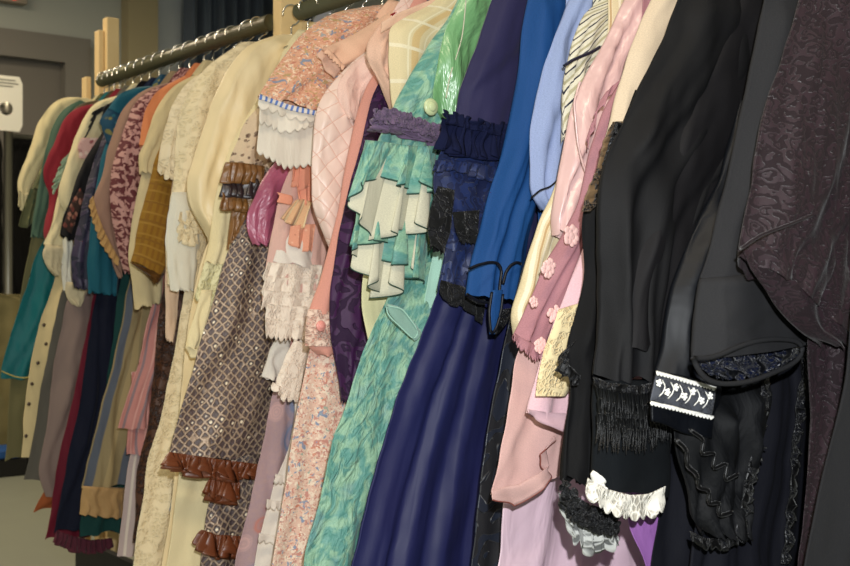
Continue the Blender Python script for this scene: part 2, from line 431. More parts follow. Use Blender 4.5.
# exit sign
r = root('exit_sign', 'illuminated red exit sign on the wall above the taupe door', 'sign', (.70, WY, 2.80))
box('housing', (.47, WY-.08, 2.795), (.94, WY, 3.06), M_sign, r, bev=.006)
def letter(ch, x, z, w_, h_, y, mat, parent, t_=.028):
    st = {'E': [(0, 0, t_, h_), (0, 0, w_, t_), (0, h_/2-t_/2, w_*.8, h_/2+t_/2), (0, h_-t_, w_, h_)],
          'I': [(w_/2-t_/2, 0, w_/2+t_/2, h_)], 'T': [(w_/2-t_/2, 0, w_/2+t_/2, h_), (0, h_-t_, w_, h_)]}
    parts = []
    def bx(x0, z0, x1, z1):
        return ([(x0, y, z0), (x1, y, z0), (x1, y, z1), (x0, y, z1), (x0, y+.006, z0), (x1, y+.006, z0), (x1, y+.006, z1), (x0, y+.006, z1)],
                [(0, 1, 2, 3), (4, 7, 6, 5), (0, 4, 5, 1), (3, 2, 6, 7), (0, 3, 7, 4), (1, 5, 6, 2)])
    if ch == 'X':
        for a, b in (((0, 0), (w_, h_)), ((0, h_), (w_, 0))):
            v, f = bx(0, 0, 1, 1)
            q = [(a[0]-t_*.1, a[1]), (a[0]+t_*.9 if a[0] == 0 else a[0], a[1]), (b[0]+t_*.1, b[1]), (b[0]-t_*.9, b[1])]
            v = [(x+qq[0], yy, z+qq[1]) for yy in (y, y+.006) for qq in q]
            parts.append((v, f))
    else:
        for a in st[ch]: parts.append(bx(x+a[0], z+a[1], x+a[2], z+a[3]))
    V, f = join(parts); return link_mesh('letter', V, f, None, mat, parent)
for k, ch in enumerate('EXIT'): letter(ch, .515+k*.10, 2.815, .076, .19, WY-.088, M_red, r, .020)

# ---------------------------------------------------------------- garment racks
def rack(label, y0, y1, posts, wide=.085):
    r = root('garment_rack', label, 'rack', (0, (y0+y1)/2, 0), 'two garment racks in a row')
    tube(None, 'hanging_rail', [(0, y0, 1.745), (0, y1, 1.745)], .0215, M_pipe, parent=r, seg=20)
    for x, y, wx, wy, z in posts: box('upright', (x, y, 0.0), (x+wx, y+wy, z), M_pine, r, bev=.003)
    box('shade_board', (-.03, y0, .0), (-.005, y1+.16, .15), M_dark, r)  # added black board standing in for the shade under the hems
    return r
def fix(o):
    for c in o.children:
        c.matrix_parent_inverse = o.matrix_world.inverted()
rack('long garment rack on pine uprights, its grey pipe full of hanger hooks', 2.715, 3.86,
     [(.027, 3.95, .020, .04, 1.94), (.049, 3.93, .046, .04, 1.985), (.0, 4.0, .02, .04, 1.78)])
rack('garment rack nearer the camera, its pipe starting right of the thick pine upright', .55, 2.57,
     [(0.0, 2.665, .07, .04, 2.0), (.072, 2.70, .09, .03, 1.76), (-.03, .50, .09, .045, 1.9)])
K = 1.479
def kk(x, y, z): return (CAM[0]+K*(x-CAM[0]), K*y, CAM[2]+K*(z-CAM[2]))
r = root('rolling_rack', 'steel tube clothes rail standing at the far left behind the costumes', 'rack', kk(-.09, 4.6, 0)[:2]+(0,))
X0, Y0 = kk(-.075, 4.6, 0)[:2]
tube(None, 'post', [(X0, Y0, .05), (X0, Y0, 2.09)], .025, M_steel, parent=r, seg=16)
tube(None, 'connector', [(X0, Y0, 2.03), (X0, Y0, 2.12), (X0, Y0, 2.155)], [.032, .033, .018], M_steel, parent=r, seg=16)
tube(None, 'hanging_bar', [(X0, Y0, 2.08), (X0-1.3, Y0, 2.08)], .02, M_steel, parent=r, seg=14)
tube(None, 'post', [(X0-1.3, Y0, .05), (X0-1.3, Y0, 2.10)], .025, M_steel, parent=r, seg=16)
tube(None, 'hanging_bar', [(X0, Y0, 1.90), (X0+.8, Y0, 1.90)], .014, M_steel, parent=r, seg=14)
box('foot', (X0-1.4, Y0-.05, .0), (X0+.9, Y0+.05, .06), M_dark, r)
g = {'s': 4.52}
def cardmesh():
    V = []; n = 28; cx_, cz_, rr = -.115, 1.715, .026
    for y in (4.50, 4.503):
        for k in range(n):
            a = 2*math.pi*k/n; c_, s_ = math.cos(a), math.sin(a)
            q = max(abs(c_)/.062, abs(s_)/.105); V.append((-.115+c_/q, y, 1.735+s_/q))
        for k in range(n):
            a = 2*math.pi*k/n; V.append((cx_+rr*math.cos(a), y, cz_+rr*math.sin(a)))
    f = []
    for k in range(n):
        k2 = (k+1) % n
        f += [(k, k2, n+k2, n+k), (2*n+k, 3*n+k, 3*n+k2, 2*n+k2), (k, 2*n+k, 2*n+k2, k2), (n+k, n+k2, 3*n+k2, 3*n+k)]
    return V, f
V, f = cardmesh(); V = [kk(*v) for v in V]
r = root('size_divider_card', 'white rectangular card with a round hole hanging on the steel tube rail', 'card', kk(-.115, 4.5, 1.63))
o = link_mesh('card', V, f, None, M_card, r); o.data.polygons.foreach_set('use_smooth', [False]*len(o.data.polygons))
for k, (a, b) in enumerate(((-.165, -.08), (-.165, -.07), (-.165, -.09))):
    box('printed_line', kk(a, 4.4985, 1.822-k*.012), kk(b, 4.4998, 1.826-k*.012), M_ink, r)
# dark clothes on the far rail
def far_cloth(name, label, x0, x1, zt, zb, mat, y, cat, n=5):
    r = root(name, label, cat, ((x0+x1)/2, y, zt))
    g = {'root': r, 's': y}
    m = (x0+x1)/2; h = abs(x1-x0)/2
    L = [U(-m+.03, zt), U(-m+h*.85, zt-.03), U(-m+h, zt-.07), U(-m+h, zb)]; R = [U(-m-.03, zt), U(-m-h*.85, zt-.03), U(-m-h, zt-.07), U(-m-h, zb)]
    loft(g, 'body', L, R, mat, th=.03, n=n, amp=.012, rx=0)
    hook(g, -m, y, 1.745, r, zt, .014)
def hook(g, u, y, zr, par, zt, rp=.019):
    rr = rp+.005; P = [(-u, y, zt-.03), (-u, y, zr-rr-.012)]
    for k in range(10):
        a = -math.pi/2+.5+k*(math.pi*1.35)/9
        P.append((-u+rr*math.cos(a), y, zr+rr*math.sin(a)))
    return tube(None, 'hook', P, .0019, M_chrome, parent=par, seg=6)
def far_hook_rail(y): pass
M_bl2 = plain('faded_black_cloth', '#0d0d0c', '#090909', .9, 0)
far_cloth('black_robe', 'plain black robe at the far left edge, beside the steel post', X0-.72, X0+.0, 1.99, .80, M_bl2, Y0+.10, 'robe')
far_cloth('black_robe', 'black robe hanging just right of the steel post, behind the teal gown', X0+.01, X0+.62, 1.94, .80, M_bl2, Y0+.12, 'robe')
M_oli = plain('olive_drape', '#7e7654', '#6e6644', .9, 0)
far_cloth('olive_drape', 'olive cloth draped below the black robe at the far left', X0-.8, X0+.30, 1.0, .14, M_oli, Y0-.14, 'cloth', 9)
rr_ = root('storage_tote', 'blue lidded tote on the floor at the far left edge', 'tote', (X0-.3, Y0-.3, 0))
box('tote_body', (X0-.55, Y0-.42, 0), (X0-.03, Y0-.22, .10), M_dark, rr_, bev=.01)
box('lid', (X0-.56, Y0-.43, .10), (X0-.07, Y0-.21, .15), simple('blue_plastic', '#1d4c8c', .5), rr_, bev=.01)
# ---------------------------------------------------------------- the costumes, nearest first
JET = plain('jet_black_cloth', '#0c0c0e', '#080809', .8, 0)
# charcoal coat, bottom right
CHAR = plain('charcoal_wool', '#202022', '#1b1b1d', .95, 0, hs=.2, wv=.35)
g = garment('wool_coat', 'charcoal wool coat cut off by the bottom right corner', 'coat', 0.8)
bodice(g, CHAR, zl=1.1, u=.10)
skirt(g, [(850, 300), (848, 375), (838, 410), (822, 480), (803, 566)], CHAR, 'coat_front', top=(.24, 1.2), n=2, amp=.004, zh=.4)
# aubergine lace dress
AUB = brocade('aubergine_lace', '#190d12', '#26181e', 62, .85, .002, .3)
g = garment('lace_dress', 'dark aubergine lace dress with a wide draped sleeve, at the right edge', 'dress', 0.91)
bodice(g, AUB, u=.15)
skirt(g, [(806, 345), (812, 420), (806, 500), (797, 566)], AUB, n=5, amp=.008, zh=.3, top=(.20, 1.15))
sleeve(g, [(818, -70), (800, 0), (788, 40), (778, 78), (767, 110), (760, 136), (755, 165), (751, 190), (744, 222), (739, 248), (741, 258)],
       [(960, -70), (940, 0), (930, 40), (920, 90), (910, 140), (900, 180), (890, 220), (880, 260), (866, 300), (846, 340), (843, 347)], AUB, th=.035, n=3, amp=.007, sm=True, wr=.003, rx=0)
sleeve(g, [(741, 248), (748, 268), (762, 285), (778, 310), (793, 325), (809, 337), (826, 344)],
       [(875, 190), (878, 215), (880, 240), (880, 270), (876, 300), (862, 335), (846, 347)], AUB, name='sleeve_drape', th=.022, n=3, amp=.005, ds=-.022, rx=0)
piping(g, 'hem_seam', [(739, 250), (760, 235), (785, 226), (815, 214)], AUB, .002, -.05)
# charcoal jacket with bell cuff
CH2 = plain('smooth_charcoal_suiting', '#272729', '#212123', .85, 0, hs=.2, wv=.3)
NSEQ = lace('navy_sequin_cloth', '#05060a', '#0f152b', 150, .3)
g = garment('tailored_jacket', 'charcoal jacket whose sleeve ends in a wide folded bell cuff', 'jacket', 0.99)
bodice(g, CH2)
sleeve(g, [(768, -20), (765, 0), (758, 34), (751, 68), (744, 100), (737, 136), (731, 165), (725, 190), (715, 224), (707, 262), (700, 282)],
       [(850, -20), (845, 0), (838, 60), (825, 120), (815, 170), (800, 210), (790, 240), (782, 270), (778, 290), (780, 310), (782, 325)], CH2, n=1, amp=.004, th=.028, wr=.0015)
c = sleeve(g, [(702, 279), (699, 300), (696, 330), (693, 358)], [(760, 270), (785, 300), (797, 325), (806, 342)], CH2, name='bell_cuff', th=.034, ds=-.018, n=1, amp=.004, wr=.001, rx=0, cap=.8, hem=0)
loft(g, 'cuff_inside', [(694, 357), (697, 366), (714, 378)], [(806, 341), (804, 352), (770, 374)], NSEQ, ds=-.03, th=.012, n=3, rx=0, parent=None)
piping(g, 'cuff_edge', [(693, 358), (712, 359), (741, 345), (765, 339), (790, 339), (807, 344), (800, 361), (775, 372), (750, 382), (720, 385), (700, 378), (693, 358)], CH2, .0035, -.055)
# black satin evening dress, white lace cuff
BSAT = satin('ink_satin', '#07090d', '#0b0e15', .5, 7, spec=.22)
NWOOL = plain('ink_navy_cloth', '#0b0c13', '#0f1019', .8, 0, hs=.3)
BRAID = lace('jet_braid', '#060607', '#14151a', 140, .4, hd=.004)
WLACE = lace('white_cuff_lace', '#f4f1e8', '#b9b4a8', 150, .8, hd=.002, dens=.2)
g = garment('satin_evening_dress', 'black satin dress with a flowered white lace band around its cuff', 'dress', 1.065)
bodice(g, BSAT)
skirt(g, [(730, 380), (722, 440), (700, 500), (690, 566)], NWOOL, zh=.3, n=7, amp=.011, top=(.19, 1.1))
sleeve(g, [(740, 100), (722, 180), (711, 198), (700, 217), (686, 250), (672, 286), (667, 315), (664, 345), (657, 373)],
       [(790, 100), (780, 180), (770, 220), (760, 260), (745, 300), (735, 330), (728, 350), (722, 370), (716, 387)], BSAT, n=2, amp=.008, th=.028, rx=0)
band = c = sleeve(g, [(658, 371), (654, 386), (650, 402)], [(716, 387), (715, 402), (713, 416)], BSAT, name='lace_cuff_band', th=.026, ds=-.026, rx=0, n=1, amp=.001, hem=0, cap=.9, wr=.0005, label='lace band of white flowers on black')
ruffle(g, 'cuff', [(651, 400), (680, 410), (713, 415)], [(650, 420), (680, 431), (709, 439)], BSAT, 1, .003, -.058, solid=.004, curl=0)
NETG = lace('grey_net', '#4d5058', '#34363d', 260, .8, hd=.001)
patch(g, 'net_band', ([(657, 372), (653, 387), (650, 401)], [(716, 388), (715, 402), (713, 415)]), NETG, -.0545, .002, parent=c, n=1)
rm = np.random.RandomState(3); cen = []
for k in range(7):
    q = (k+.5)/7; cx_ = 655+q*60; cen.append((cx_, 381+q*15+(4 if k % 2 else -3)+4, .0058))
WTH = simple('white_thread', '#f5f3ec', .8)
band = c
motif(g, 'embroidered_flower', cen, WTH, ds=-.065, petals=5, parent=band)
for a, b in (((657, 371), (716, 387)), ((651, 401), (713, 416))):
    ruffle(g, 'lace_edge', [a, ((a[0]+b[0])/2, (a[1]+b[1])/2), b], [(a[0]-1, a[1]+4), ((a[0]+b[0])/2-1, (a[1]+b[1])/2+4), (b[0]-1, b[1]+4)], WTH, 2, .001, -.062, sc=.5, m=18, curl=0, rows=4, parent=band)
for k in range(6):
    q = (k+.5)/6; x0 = 661+q*52; y0 = 376+q*14
    piping(g, 'embroidered_stem', [(x0-3, y0+3), (x0, y0+9), (x0-2, y0+15), (x0-6, y0+19)], WTH, .0008, -.062, parent=band)
GSL = plain('black_crinkled_silk', '#0a0b0d', '#0e0f12', .7, 0, f=24, hs=1.0, wv=.1)
sleeve(g, [(672, 425), (674, 445), (676, 460), (684, 476), (690, 490), (692, 520), (703, 534)], [(772, 365), (768, 390), (764, 420), (760, 440), (752, 480), (746, 510), (742, 536)], GSL, name='gathered_sleeve', n=4, amp=.009, th=.022, ds=-.034, wr=.006, rx=0)
ruffle(g, 'braid_trim', [(764, 366), (760, 400), (752, 450), (742, 500), (735, 534)], [(774, 368), (770, 402), (763, 452), (753, 502), (745, 540)], BRAID, 10, .004, -.055, sc=.35, m=16, rows=5)
piping(g, 'soutache_braid', [(676, 440), (690, 452), (684, 466), (700, 474), (696, 490), (712, 488), (706, 506), (722, 500), (716, 518), (732, 512)], BRAID, .003, -.068)
piping(g, 'soutache_braid', [(690, 430), (705, 440), (700, 455), (716, 452), (712, 470), (728, 462), (724, 482), (738, 474)], BRAID, .0025, -.068)
ruffle(g, 'braid_trim', [(690, 531), (705, 538), (725, 540), (744, 533)], [(691, 541), (706, 550), (727, 551), (747, 541)], BRAID, 6, .004, -.05, sc=.4, m=9, rows=5)
ruffle(g, 'beaded_trim', [(803, 352), (797, 400), (793, 440), (789, 500), (783, 564)], [(811, 352), (805, 400), (801, 440), (797, 500), (791, 564)], BRAID, 12, .004, -.03, sc=.3, m=20, rows=5, wr=.003)
# big black garment
BSHE = plain('black_organza', '#131315', '#0c0c0e', .7, 0, f=6, hs=.3)
BSH2 = plain('black_matte_organza', '#100f12', '#141315', .7, 0, f=7, hs=.3)
BVEL = plain('black_velvet', '#090c0f', '#0d1115', .9, 0)
FRLACE = lace('scalloped_white_lace', '#f3eee2', '#aba598', 90, .8, hd=.002, dens=.25)
g = garment('mourning_dress', 'black organza dress with broad sleeves, beaded fringe and a scalloped white lace cuff', 'dress', 1.13)
bodice(g, BSH2)
skirt(g, [(672, 430), (664, 470), (657, 520), (650, 566)], NWOOL, zh=.2, n=5, amp=.006, top=(.2, 1.1))
sleeve(g, [(690, -30), (678, 0), (669, 20), (662, 41), (655, 55), (649, 68), (638, 89), (630, 108), (620, 130), (611, 150), (603, 170), (599, 200), (598, 230), (600, 280), (600, 330), (597, 360), (594, 378)],
       [(810, -30), (800, 0), (790, 30), (780, 60), (765, 100), (750, 130), (735, 160), (720, 185), (706, 212), (692, 245), (684, 275), (676, 300), (671, 320), (668, 335), (667, 350), (667, 365), (668, 380)], BSHE, th=.035, n=3, amp=.008, rx=0, wr=.002)
sleeve(g, [(745, -20), (730, 7), (715, 36), (700, 65), (690, 83), (683, 102), (672, 135), (662, 167), (651, 200), (642, 231), (633, 268), (625, 305), (617, 345)],
       [(800, -20), (795, 10), (780, 50), (765, 90), (750, 120), (735, 155), (722, 183), (708, 210), (695, 240), (686, 265), (674, 295), (667, 320), (664, 350)], BSH2, name='sleeve_panel', ds=-.030, th=.02, n=1, amp=.003, rx=0, wr=.002)
sleeve(g, [(594, 380), (593, 410), (594, 440), (593, 487)], [(668, 380), (667, 420), (666, 455), (664, 496)], BVEL, name='cuff', th=.03, ds=-.014, n=1, amp=.002, rx=0, cap=.9, hem=.001, wr=.001)
ruffle(g, 'cuff_braid', [(593, 377), (610, 383), (640, 386), (669, 377)], [(594, 387), (610, 392), (640, 395), (668, 389)], BRAID, 6, .003, -.052, sc=.3, m=14, rows=4)
ruffle(g, 'white_lace_edge', [(588, 478), (606, 489), (630, 495), (648, 494), (665, 486)], [(588, 498), (606, 514), (630, 521), (648, 520), (665, 510)], FRLACE, 4, .004, -.050, sc=.22, m=9, rows=8, curl=.2, label='scalloped white lace edge')
sleeve(g, [(590, 474), (592, 480), (594, 486), (598, 490)], [(594, 470), (600, 478), (604, 486), (606, 492)], WTH, name='lace_edge_back', th=.005, ds=-.04, rx=0)
def fringe(g, top, length, n, mat, ds, seed):
    r = np.random.RandomState(seed); s = g['s']+ds; T, _ = resample([px(p, s) for p in top], n, False); parts = []
    for k in range(n):
        u, z = T[k]; ln = length*r.uniform(.7, 1.1); ox = r.uniform(-.006, .006)
        y0 = s-r.uniform(0, .008)
        parts.append(tube_pts([(-u, y0, z), (-u+ox*.5, y0-.004, z-ln*.5), (-u+ox, y0-.002, z-ln)], [.0011, .0012, .0004], 5))
        for q in (.35, .6, .85):
            if r.rand() < .5: parts.append(blob((-u+ox*q, y0-.003, z-ln*q), (.002, .002, .002), 6, 4))
    V, f = join(parts); o = link_mesh('bead_fringe', V, f, None, mat, g['root']); return o
JETB = simple('jet_beads', '#08090b', .5, spec=.4)
for k, (dy, ln) in enumerate(((0, .05), (13, .05), (26, .045))):
    fringe(g, [(595, 386+dy), (610, 391+dy), (640, 393+dy), (667, 386+dy)], ln, 75, JETB, -.046-.003*k, 5+k)
# sheer black with jet and grey lace cuff
GLACE = lace('grey_white_lace', '#b9bab6', '#5f605f', 60, .8, hd=.004)
GOLDL = lace('bronze_black_lace', '#6b553c', '#141110', 130, .6, hd=.004)
g = garment('beaded_dress', 'black dress with bronze lace edging and a cuff of jet beads over grey-white lace', 'dress', 1.2)
bodice(g, BSH2)
sleeve(g, [(636, 90), (620, 130), (605, 165), (592, 190), (582, 211), (579, 231), (586, 265), (583, 293), (575, 315), (566, 345), (562, 361), (572, 385), (568, 420), (564, 450), (562, 478)],
       [(700, 90), (690, 130), (680, 165), (670, 200), (660, 230), (650, 260), (645, 290), (640, 315), (635, 340), (630, 360), (620, 390), (615, 420), (612, 450), (610, 480), (610, 490)], JET, n=4, amp=.01, rx=0)
ruffle(g, 'bronze_lace_edge', [(612, 122), (604, 140), (598, 165), (588, 190), (582, 212)], [(627, 120), (618, 145), (610, 170), (600, 192), (594, 210)], GOLDL, 8, .005, -.045, sc=.3, m=12, rows=6)
ruffle(g, 'black_lace_edge', [(617, 122), (612, 135), (607, 150), (602, 165)], [(628, 125), (622, 140), (617, 155), (612, 172)], BRAID, 7, .006, -.05, sc=.4, m=9, rows=6)
ruffle(g, 'elbow_ruffle', [(575, 340), (566, 352), (570, 366), (580, 376)], [(562, 356), (556, 368), (566, 380), (576, 388)], BRAID, 4, .006, -.04, sc=.4, m=6, rows=6)
ruffle(g, 'jet_cuff', [(562, 478), (570, 492), (590, 505), (615, 510)], [(560, 500), (568, 518), (590, 532), (618, 535)], BRAID, 7, .008, -.05, sc=.3, m=11, rows=8, wr=.002)
petals(g, 'jet_petal_trim', [(562, 488), (572, 506), (592, 520), (616, 522)], 110, .012, BRAID, -.062, .014, seed=5)
ruffle(g, 'grey_lace_ruffle', [(560, 492), (568, 510), (588, 524), (618, 528)], [(566, 520), (574, 545), (592, 558), (622, 545)], GLACE, 6, .009, -.042, sc=.3, m=9, rows=8, wr=.003, label='grey and white lace ruffle')
VIO = satin('violet_satin', '#a06cb0', '#8a589c', .4, 12)
# ecru sheer
ECRU = plain('ecru_chiffon', '#c9b59a', '#d3c1a8', .8, .2, hs=.2)
g = garment('chiffon_blouse', 'narrow ecru chiffon blouse pressed against the black dress', 'blouse', 1.245)
bodice(g, ECRU)
sleeve(g, [(662, -30), (652, 0), (642, 17), (635, 38), (628, 58), (618, 90), (612, 118), (604, 147), (598, 175)],
       [(700, -30), (690, 0), (680, 25), (670, 50), (655, 80), (645, 110), (635, 140), (625, 160), (618, 185)], ECRU, n=1, amp=.003, wr=.001)
# lilac pink sheer with cream applique
LIL = plain('lilac_pink_gauze', '#d8b3b8', '#cfa9b4', .85, .2, hs=.25)
CREAML = lace('cream_applique_lace', '#e2d0a4', '#cfb78a', 130, .8, hd=.0025, dens=.25)
g = garment('gauze_gown', 'lilac-pink gauze gown with a cream lace applique near its pointed hem', 'gown', 1.28)
bodice(g, LIL)
sleeve(g, [(600, 190), (588, 240), (575, 270), (566, 290), (556, 320), (545, 352), (537, 380), (530, 400), (527, 411)],
       [(640, 190), (630, 240), (620, 270), (612, 300), (608, 330), (605, 360), (602, 390), (600, 415), (596, 432)], LIL, name='sleeve', n=2, amp=.005, rx=0)
patch(g, 'lace_applique', ([(556, 310), (550, 330), (540, 352), (536, 380), (534, 396)], [(592, 300), (588, 330), (582, 350), (578, 380), (567, 396)]), CREAML, -.042, .006)
ruffle(g, 'hem_edge', [(527, 409), (545, 412), (575, 414)], [(527, 413), (545, 424), (580, 440)], LIL, 2, .006, -.03, rows=5)
# dusty rose
ROSE = plain('dusty_rose_crepe', '#a97a80', '#9e6f77', .85, .0, hs=.3)
CHIF = plain('blush_chiffon', '#cfaaa3', '#c69f9a', .85, 0, f=10, hs=.25)
PINKT = simple('pale_pink_thread', '#e8bdb8', .85); PINKT2 = simple('deep_pink_thread', '#c06a68', .85)
g = garment('chiffon_gown', 'dusty rose gown with embroidered roses over a blush chiffon handkerchief hem', 'gown', 1.325)
bodice(g, ROSE)
sleeve(g, [(640, 40), (622, 78), (604, 110), (592, 145), (584, 175), (582, 200), (571, 220), (560, 240), (545, 260), (537, 282), (530, 300), (522, 319), (514, 336)],
       [(690, 40), (670, 80), (655, 110), (640, 145), (625, 175), (612, 200), (600, 225), (592, 245), (580, 265), (570, 284), (560, 308), (552, 335), (543, 356)], ROSE, n=2, amp=.004, ds=-.012, rx=0)
ruffle(g, 'frayed_hem', [(515, 333), (526, 340), (536, 345), (548, 345)], [(513, 341), (524, 353), (535, 362), (546, 357)], ROSE, 3, .004, -.04, sc=.3, m=12, rows=5)
motif(g, 'embroidered_rose', [(571, 235, .016), (549, 268, .014), (555, 315, .014), (541, 345, .012), (534, 302, .008)], PINKT, -.048, petals=26, label='pale pink embroidered rose')
ruffle(g, 'shoulder_ruffle', [(622, 78), (606, 92), (596, 112), (590, 130)], [(612, 92), (600, 108), (592, 128), (588, 148)], ROSE, 3, .006, -.045, rows=6)
skirt(g, [(517, 345), (513, 375), (509, 401), (505, 425), (500, 455), (495, 481), (491, 498)], CHIF, 'handkerchief_skirt', n=3, amp=.005, th=.009, top=None, uR=.05, zh=.8, ds=.0, drop=-.10)
ruffle(g, 'handkerchief_hem', [(491, 490), (520, 484), (550, 466), (545, 448), (554, 436)], [(492, 499), (516, 508), (552, 479), (538, 454), (556, 441)], CHIF, 2, .006, -.032, rows=7, edge=simple('rust_overlock_thread', '#8a4a40', .8), er=.0012)
# pink satin
PSAT = satin('pink_satin', '#dab8b3', '#cda7a4', .3, 12, .8)
LSAT = satin('lilac_pink_satin', '#dcc3cf', '#d2b3c1', .36, 9, .55)
g = garment('satin_gown', 'pink satin gown with a pointed sleeve, shiny skirt showing at the bottom', 'gown', 1.37)
bodice(g, PSAT)
skirt(g, [(516, 400), (510, 450), (503, 500), (500, 540), (497, 566)], LSAT, n=6, amp=.012, zh=.2, uR=-.3, th=.010, ds=.008)
sleeve(g, [(640, -30), (625, 0), (616, 18), (608, 38), (596, 58), (584, 78), (574, 102), (567, 130), (562, 150), (556, 185), (552, 217), (555, 232)],
       [(680, -30), (665, 0), (655, 20), (640, 40), (625, 65), (615, 95), (608, 130), (602, 155), (594, 180), (582, 202), (570, 218), (559, 236)], PSAT, n=2, amp=.01, rx=3, wr=.003)
piping(g, 'seam', [(580, 82), (574, 102), (576, 125), (578, 145), (583, 165), (588, 178)], PSAT, .002, -.05)
# violet bit shows under black cuff : belongs to a violet skirt
g = garment('violet_skirt', 'bright violet satin skirt showing only as a sliver below the white lace cuff', 'skirt', 1.165)
skirt(g, [(630, 470), (622, 512), (632, 540), (650, 566)], VIO, 'skirt_panel', n=2, amp=.004, uR=-.1, top=(.2, .98), zh=.35)
tube(g, 'waist_tape', [(-.14, g['s'], 1.0), (0, g['s'], 1.69), (.14, g['s'], 1.0)], .003, VIO)
# cream striped sheer sleeve
CRS = stripes('cream_striped_lawn', '#d3c49f', [('#e6dbc0', 60, .35, 0, 0), ('#b89a70', 24, .10, .3, 0)])
g = garment('lawn_blouse', 'cream striped lawn blouse, its long narrow sleeve beside the blue one', 'blouse', 1.405)
bodice(g, CRS)
sleeve(g, [(570, 150), (560, 175), (555, 192), (542, 214), (532, 242), (526, 262), (522, 282), (512, 310), (512, 322), (516, 334)],
       [(600, 150), (592, 175), (585, 200), (575, 220), (560, 245), (550, 265), (545, 285), (535, 310), (530, 325), (524, 337)], CRS, n=2, amp=.004, rx=0)
# stripe blouse
STR = stripes('black_striped_satin', '#d2cdb9', [('#a9a283', 62, .25, .45, 0), ('#181c30', 62, .15, 0, 0)], .4, rot=.5, warp=.03)
BEAD = simple('navy_beads', '#141a33', .2, spec=1)
g = garment('striped_satin_blouse', 'cream satin blouse with thin black stripes and a navy beaded strap', 'blouse', 1.44)
bodice(g, STR)
sleeve(g, [(612, -25), (601, 0), (592, 7), (584, 14), (579, 26), (574, 38), (570, 54), (567, 68), (564, 89), (562, 119), (562, 140)],
       [(660, -25), (650, 0), (642, 15), (632, 30), (622, 48), (612, 68), (602, 85), (595, 100), (588, 120), (584, 135), (580, 145)], STR, n=4, amp=.009, rx=0, wr=.004)
piping(g, 'beaded_strap', [(564, 66), (573, 60), (582, 56), (592, 52), (600, 47)], BEAD, .003, -.030, 'navy beaded strap')
# dark brocade skirt
DBRO = brocade('black_navy_brocade', '#0e1016', '#1b212d', 13, .6, .005)
g = garment('brocade_skirt', 'long dark navy-black brocade skirt between the navy and pink skirts', 'skirt', 1.475)
skirt(g, [(560, 190), (545, 215), (530, 240), (523, 262), (515, 300), (507, 330), (500, 355), (494, 390), (489, 420), (483, 460), (478, 500), (471, 566)], DBRO, n=5, amp=.006, zh=.2, top=(.12, 1.34), uR=-.12)
tube(g, 'waist_tape', [(-.12, g['s'], 1.33), (0, g['s'], 1.69), (.12, g['s'], 1.33)], .003, DBRO)
# light blue
LBL = plain('powder_blue_chiffon', '#8b9ac2', '#98a7cd', .75, 0, f=9, hs=.35)
g = garment('powder_blue_blouse', 'powder blue chiffon blouse, its sleeve squeezed between royal blue and stripes', 'blouse', 1.51)
bodice(g, LBL)
sleeve(g, [(580, -25), (570, 0), (560, 25), (547, 57), (541, 70), (539, 84), (537, 100), (530, 122), (530, 150), (530, 175), (530, 197), (537, 206), (543, 209)],
       [(618, -25), (606, 0), (598, 25), (590, 50), (586, 75), (584, 95), (580, 115), (577, 135), (574, 155), (570, 175), (566, 185), (560, 195), (556, 200)], LBL, n=3, amp=.008, rx=0, wr=.003)
piping(g, 'cuff_seam', [(531, 198), (540, 190), (550, 187), (560, 178)], simple('black_thread', '#15151c', .8), .0016, -.045)
# royal blue
ROY = plain('royal_blue_crepe', '#1b4a80', '#163f78', .7, 0, f=9, hs=.35)
BPIP = simple('black_piping', '#0d0f18', .5)
g = garment('royal_blue_blouse', 'royal blue blouse whose long sleeve has black piping around the cuff', 'blouse', 1.57)
bodice(g, ROY)
slv = sleeve(g, [(536, -25), (527, 0), (524, 18), (522, 37), (521, 55), (520, 70), (515, 88), (512, 105), (508, 120), (505, 142), (501, 158), (495, 176), (490, 192), (485, 212), (480, 237), (475, 252), (470, 267), (467, 294)],
       [(600, -25), (590, 0), (584, 20), (576, 40), (566, 60), (558, 80), (552, 100), (546, 120), (542, 142), (540, 160), (538, 180), (535, 200), (530, 220), (526, 237), (524, 252), (523, 267), (521, 290), (518, 300)], ROY, n=2, amp=.008, th=.03, rx=0, wr=.002)
piping(g, 'cuff_piping', [(469, 269), (478, 265), (490, 262), (498, 263), (502, 270), (500, 284), (499, 300)], BPIP, .0028, -.055, parent=slv)
piping(g, 'cuff_piping', [(503, 284), (506, 272), (511, 265), (517, 262), (521, 264)], BPIP, .0028, -.055, parent=slv)
piping(g, 'cuff_piping', [(467, 294), (477, 301), (490, 303)], BPIP, .0026, -.05, parent=slv)
patch(g, 'cuff_tie', ([(492, 290), (489, 312), (490, 334)], [(503, 290), (500, 315), (494, 334)]), ROY, -.055, .004)
piping(g, 'tie_piping', [(492, 292), (489, 312), (491, 335), (496, 330), (501, 312), (503, 294)], BPIP, .0026, -.062)
patch(g, 'dark_tassel', ([(498, 310), (494, 325), (493, 334)], [(512, 308), (506, 322), (496, 334)]), BRAID, -.05, .006)
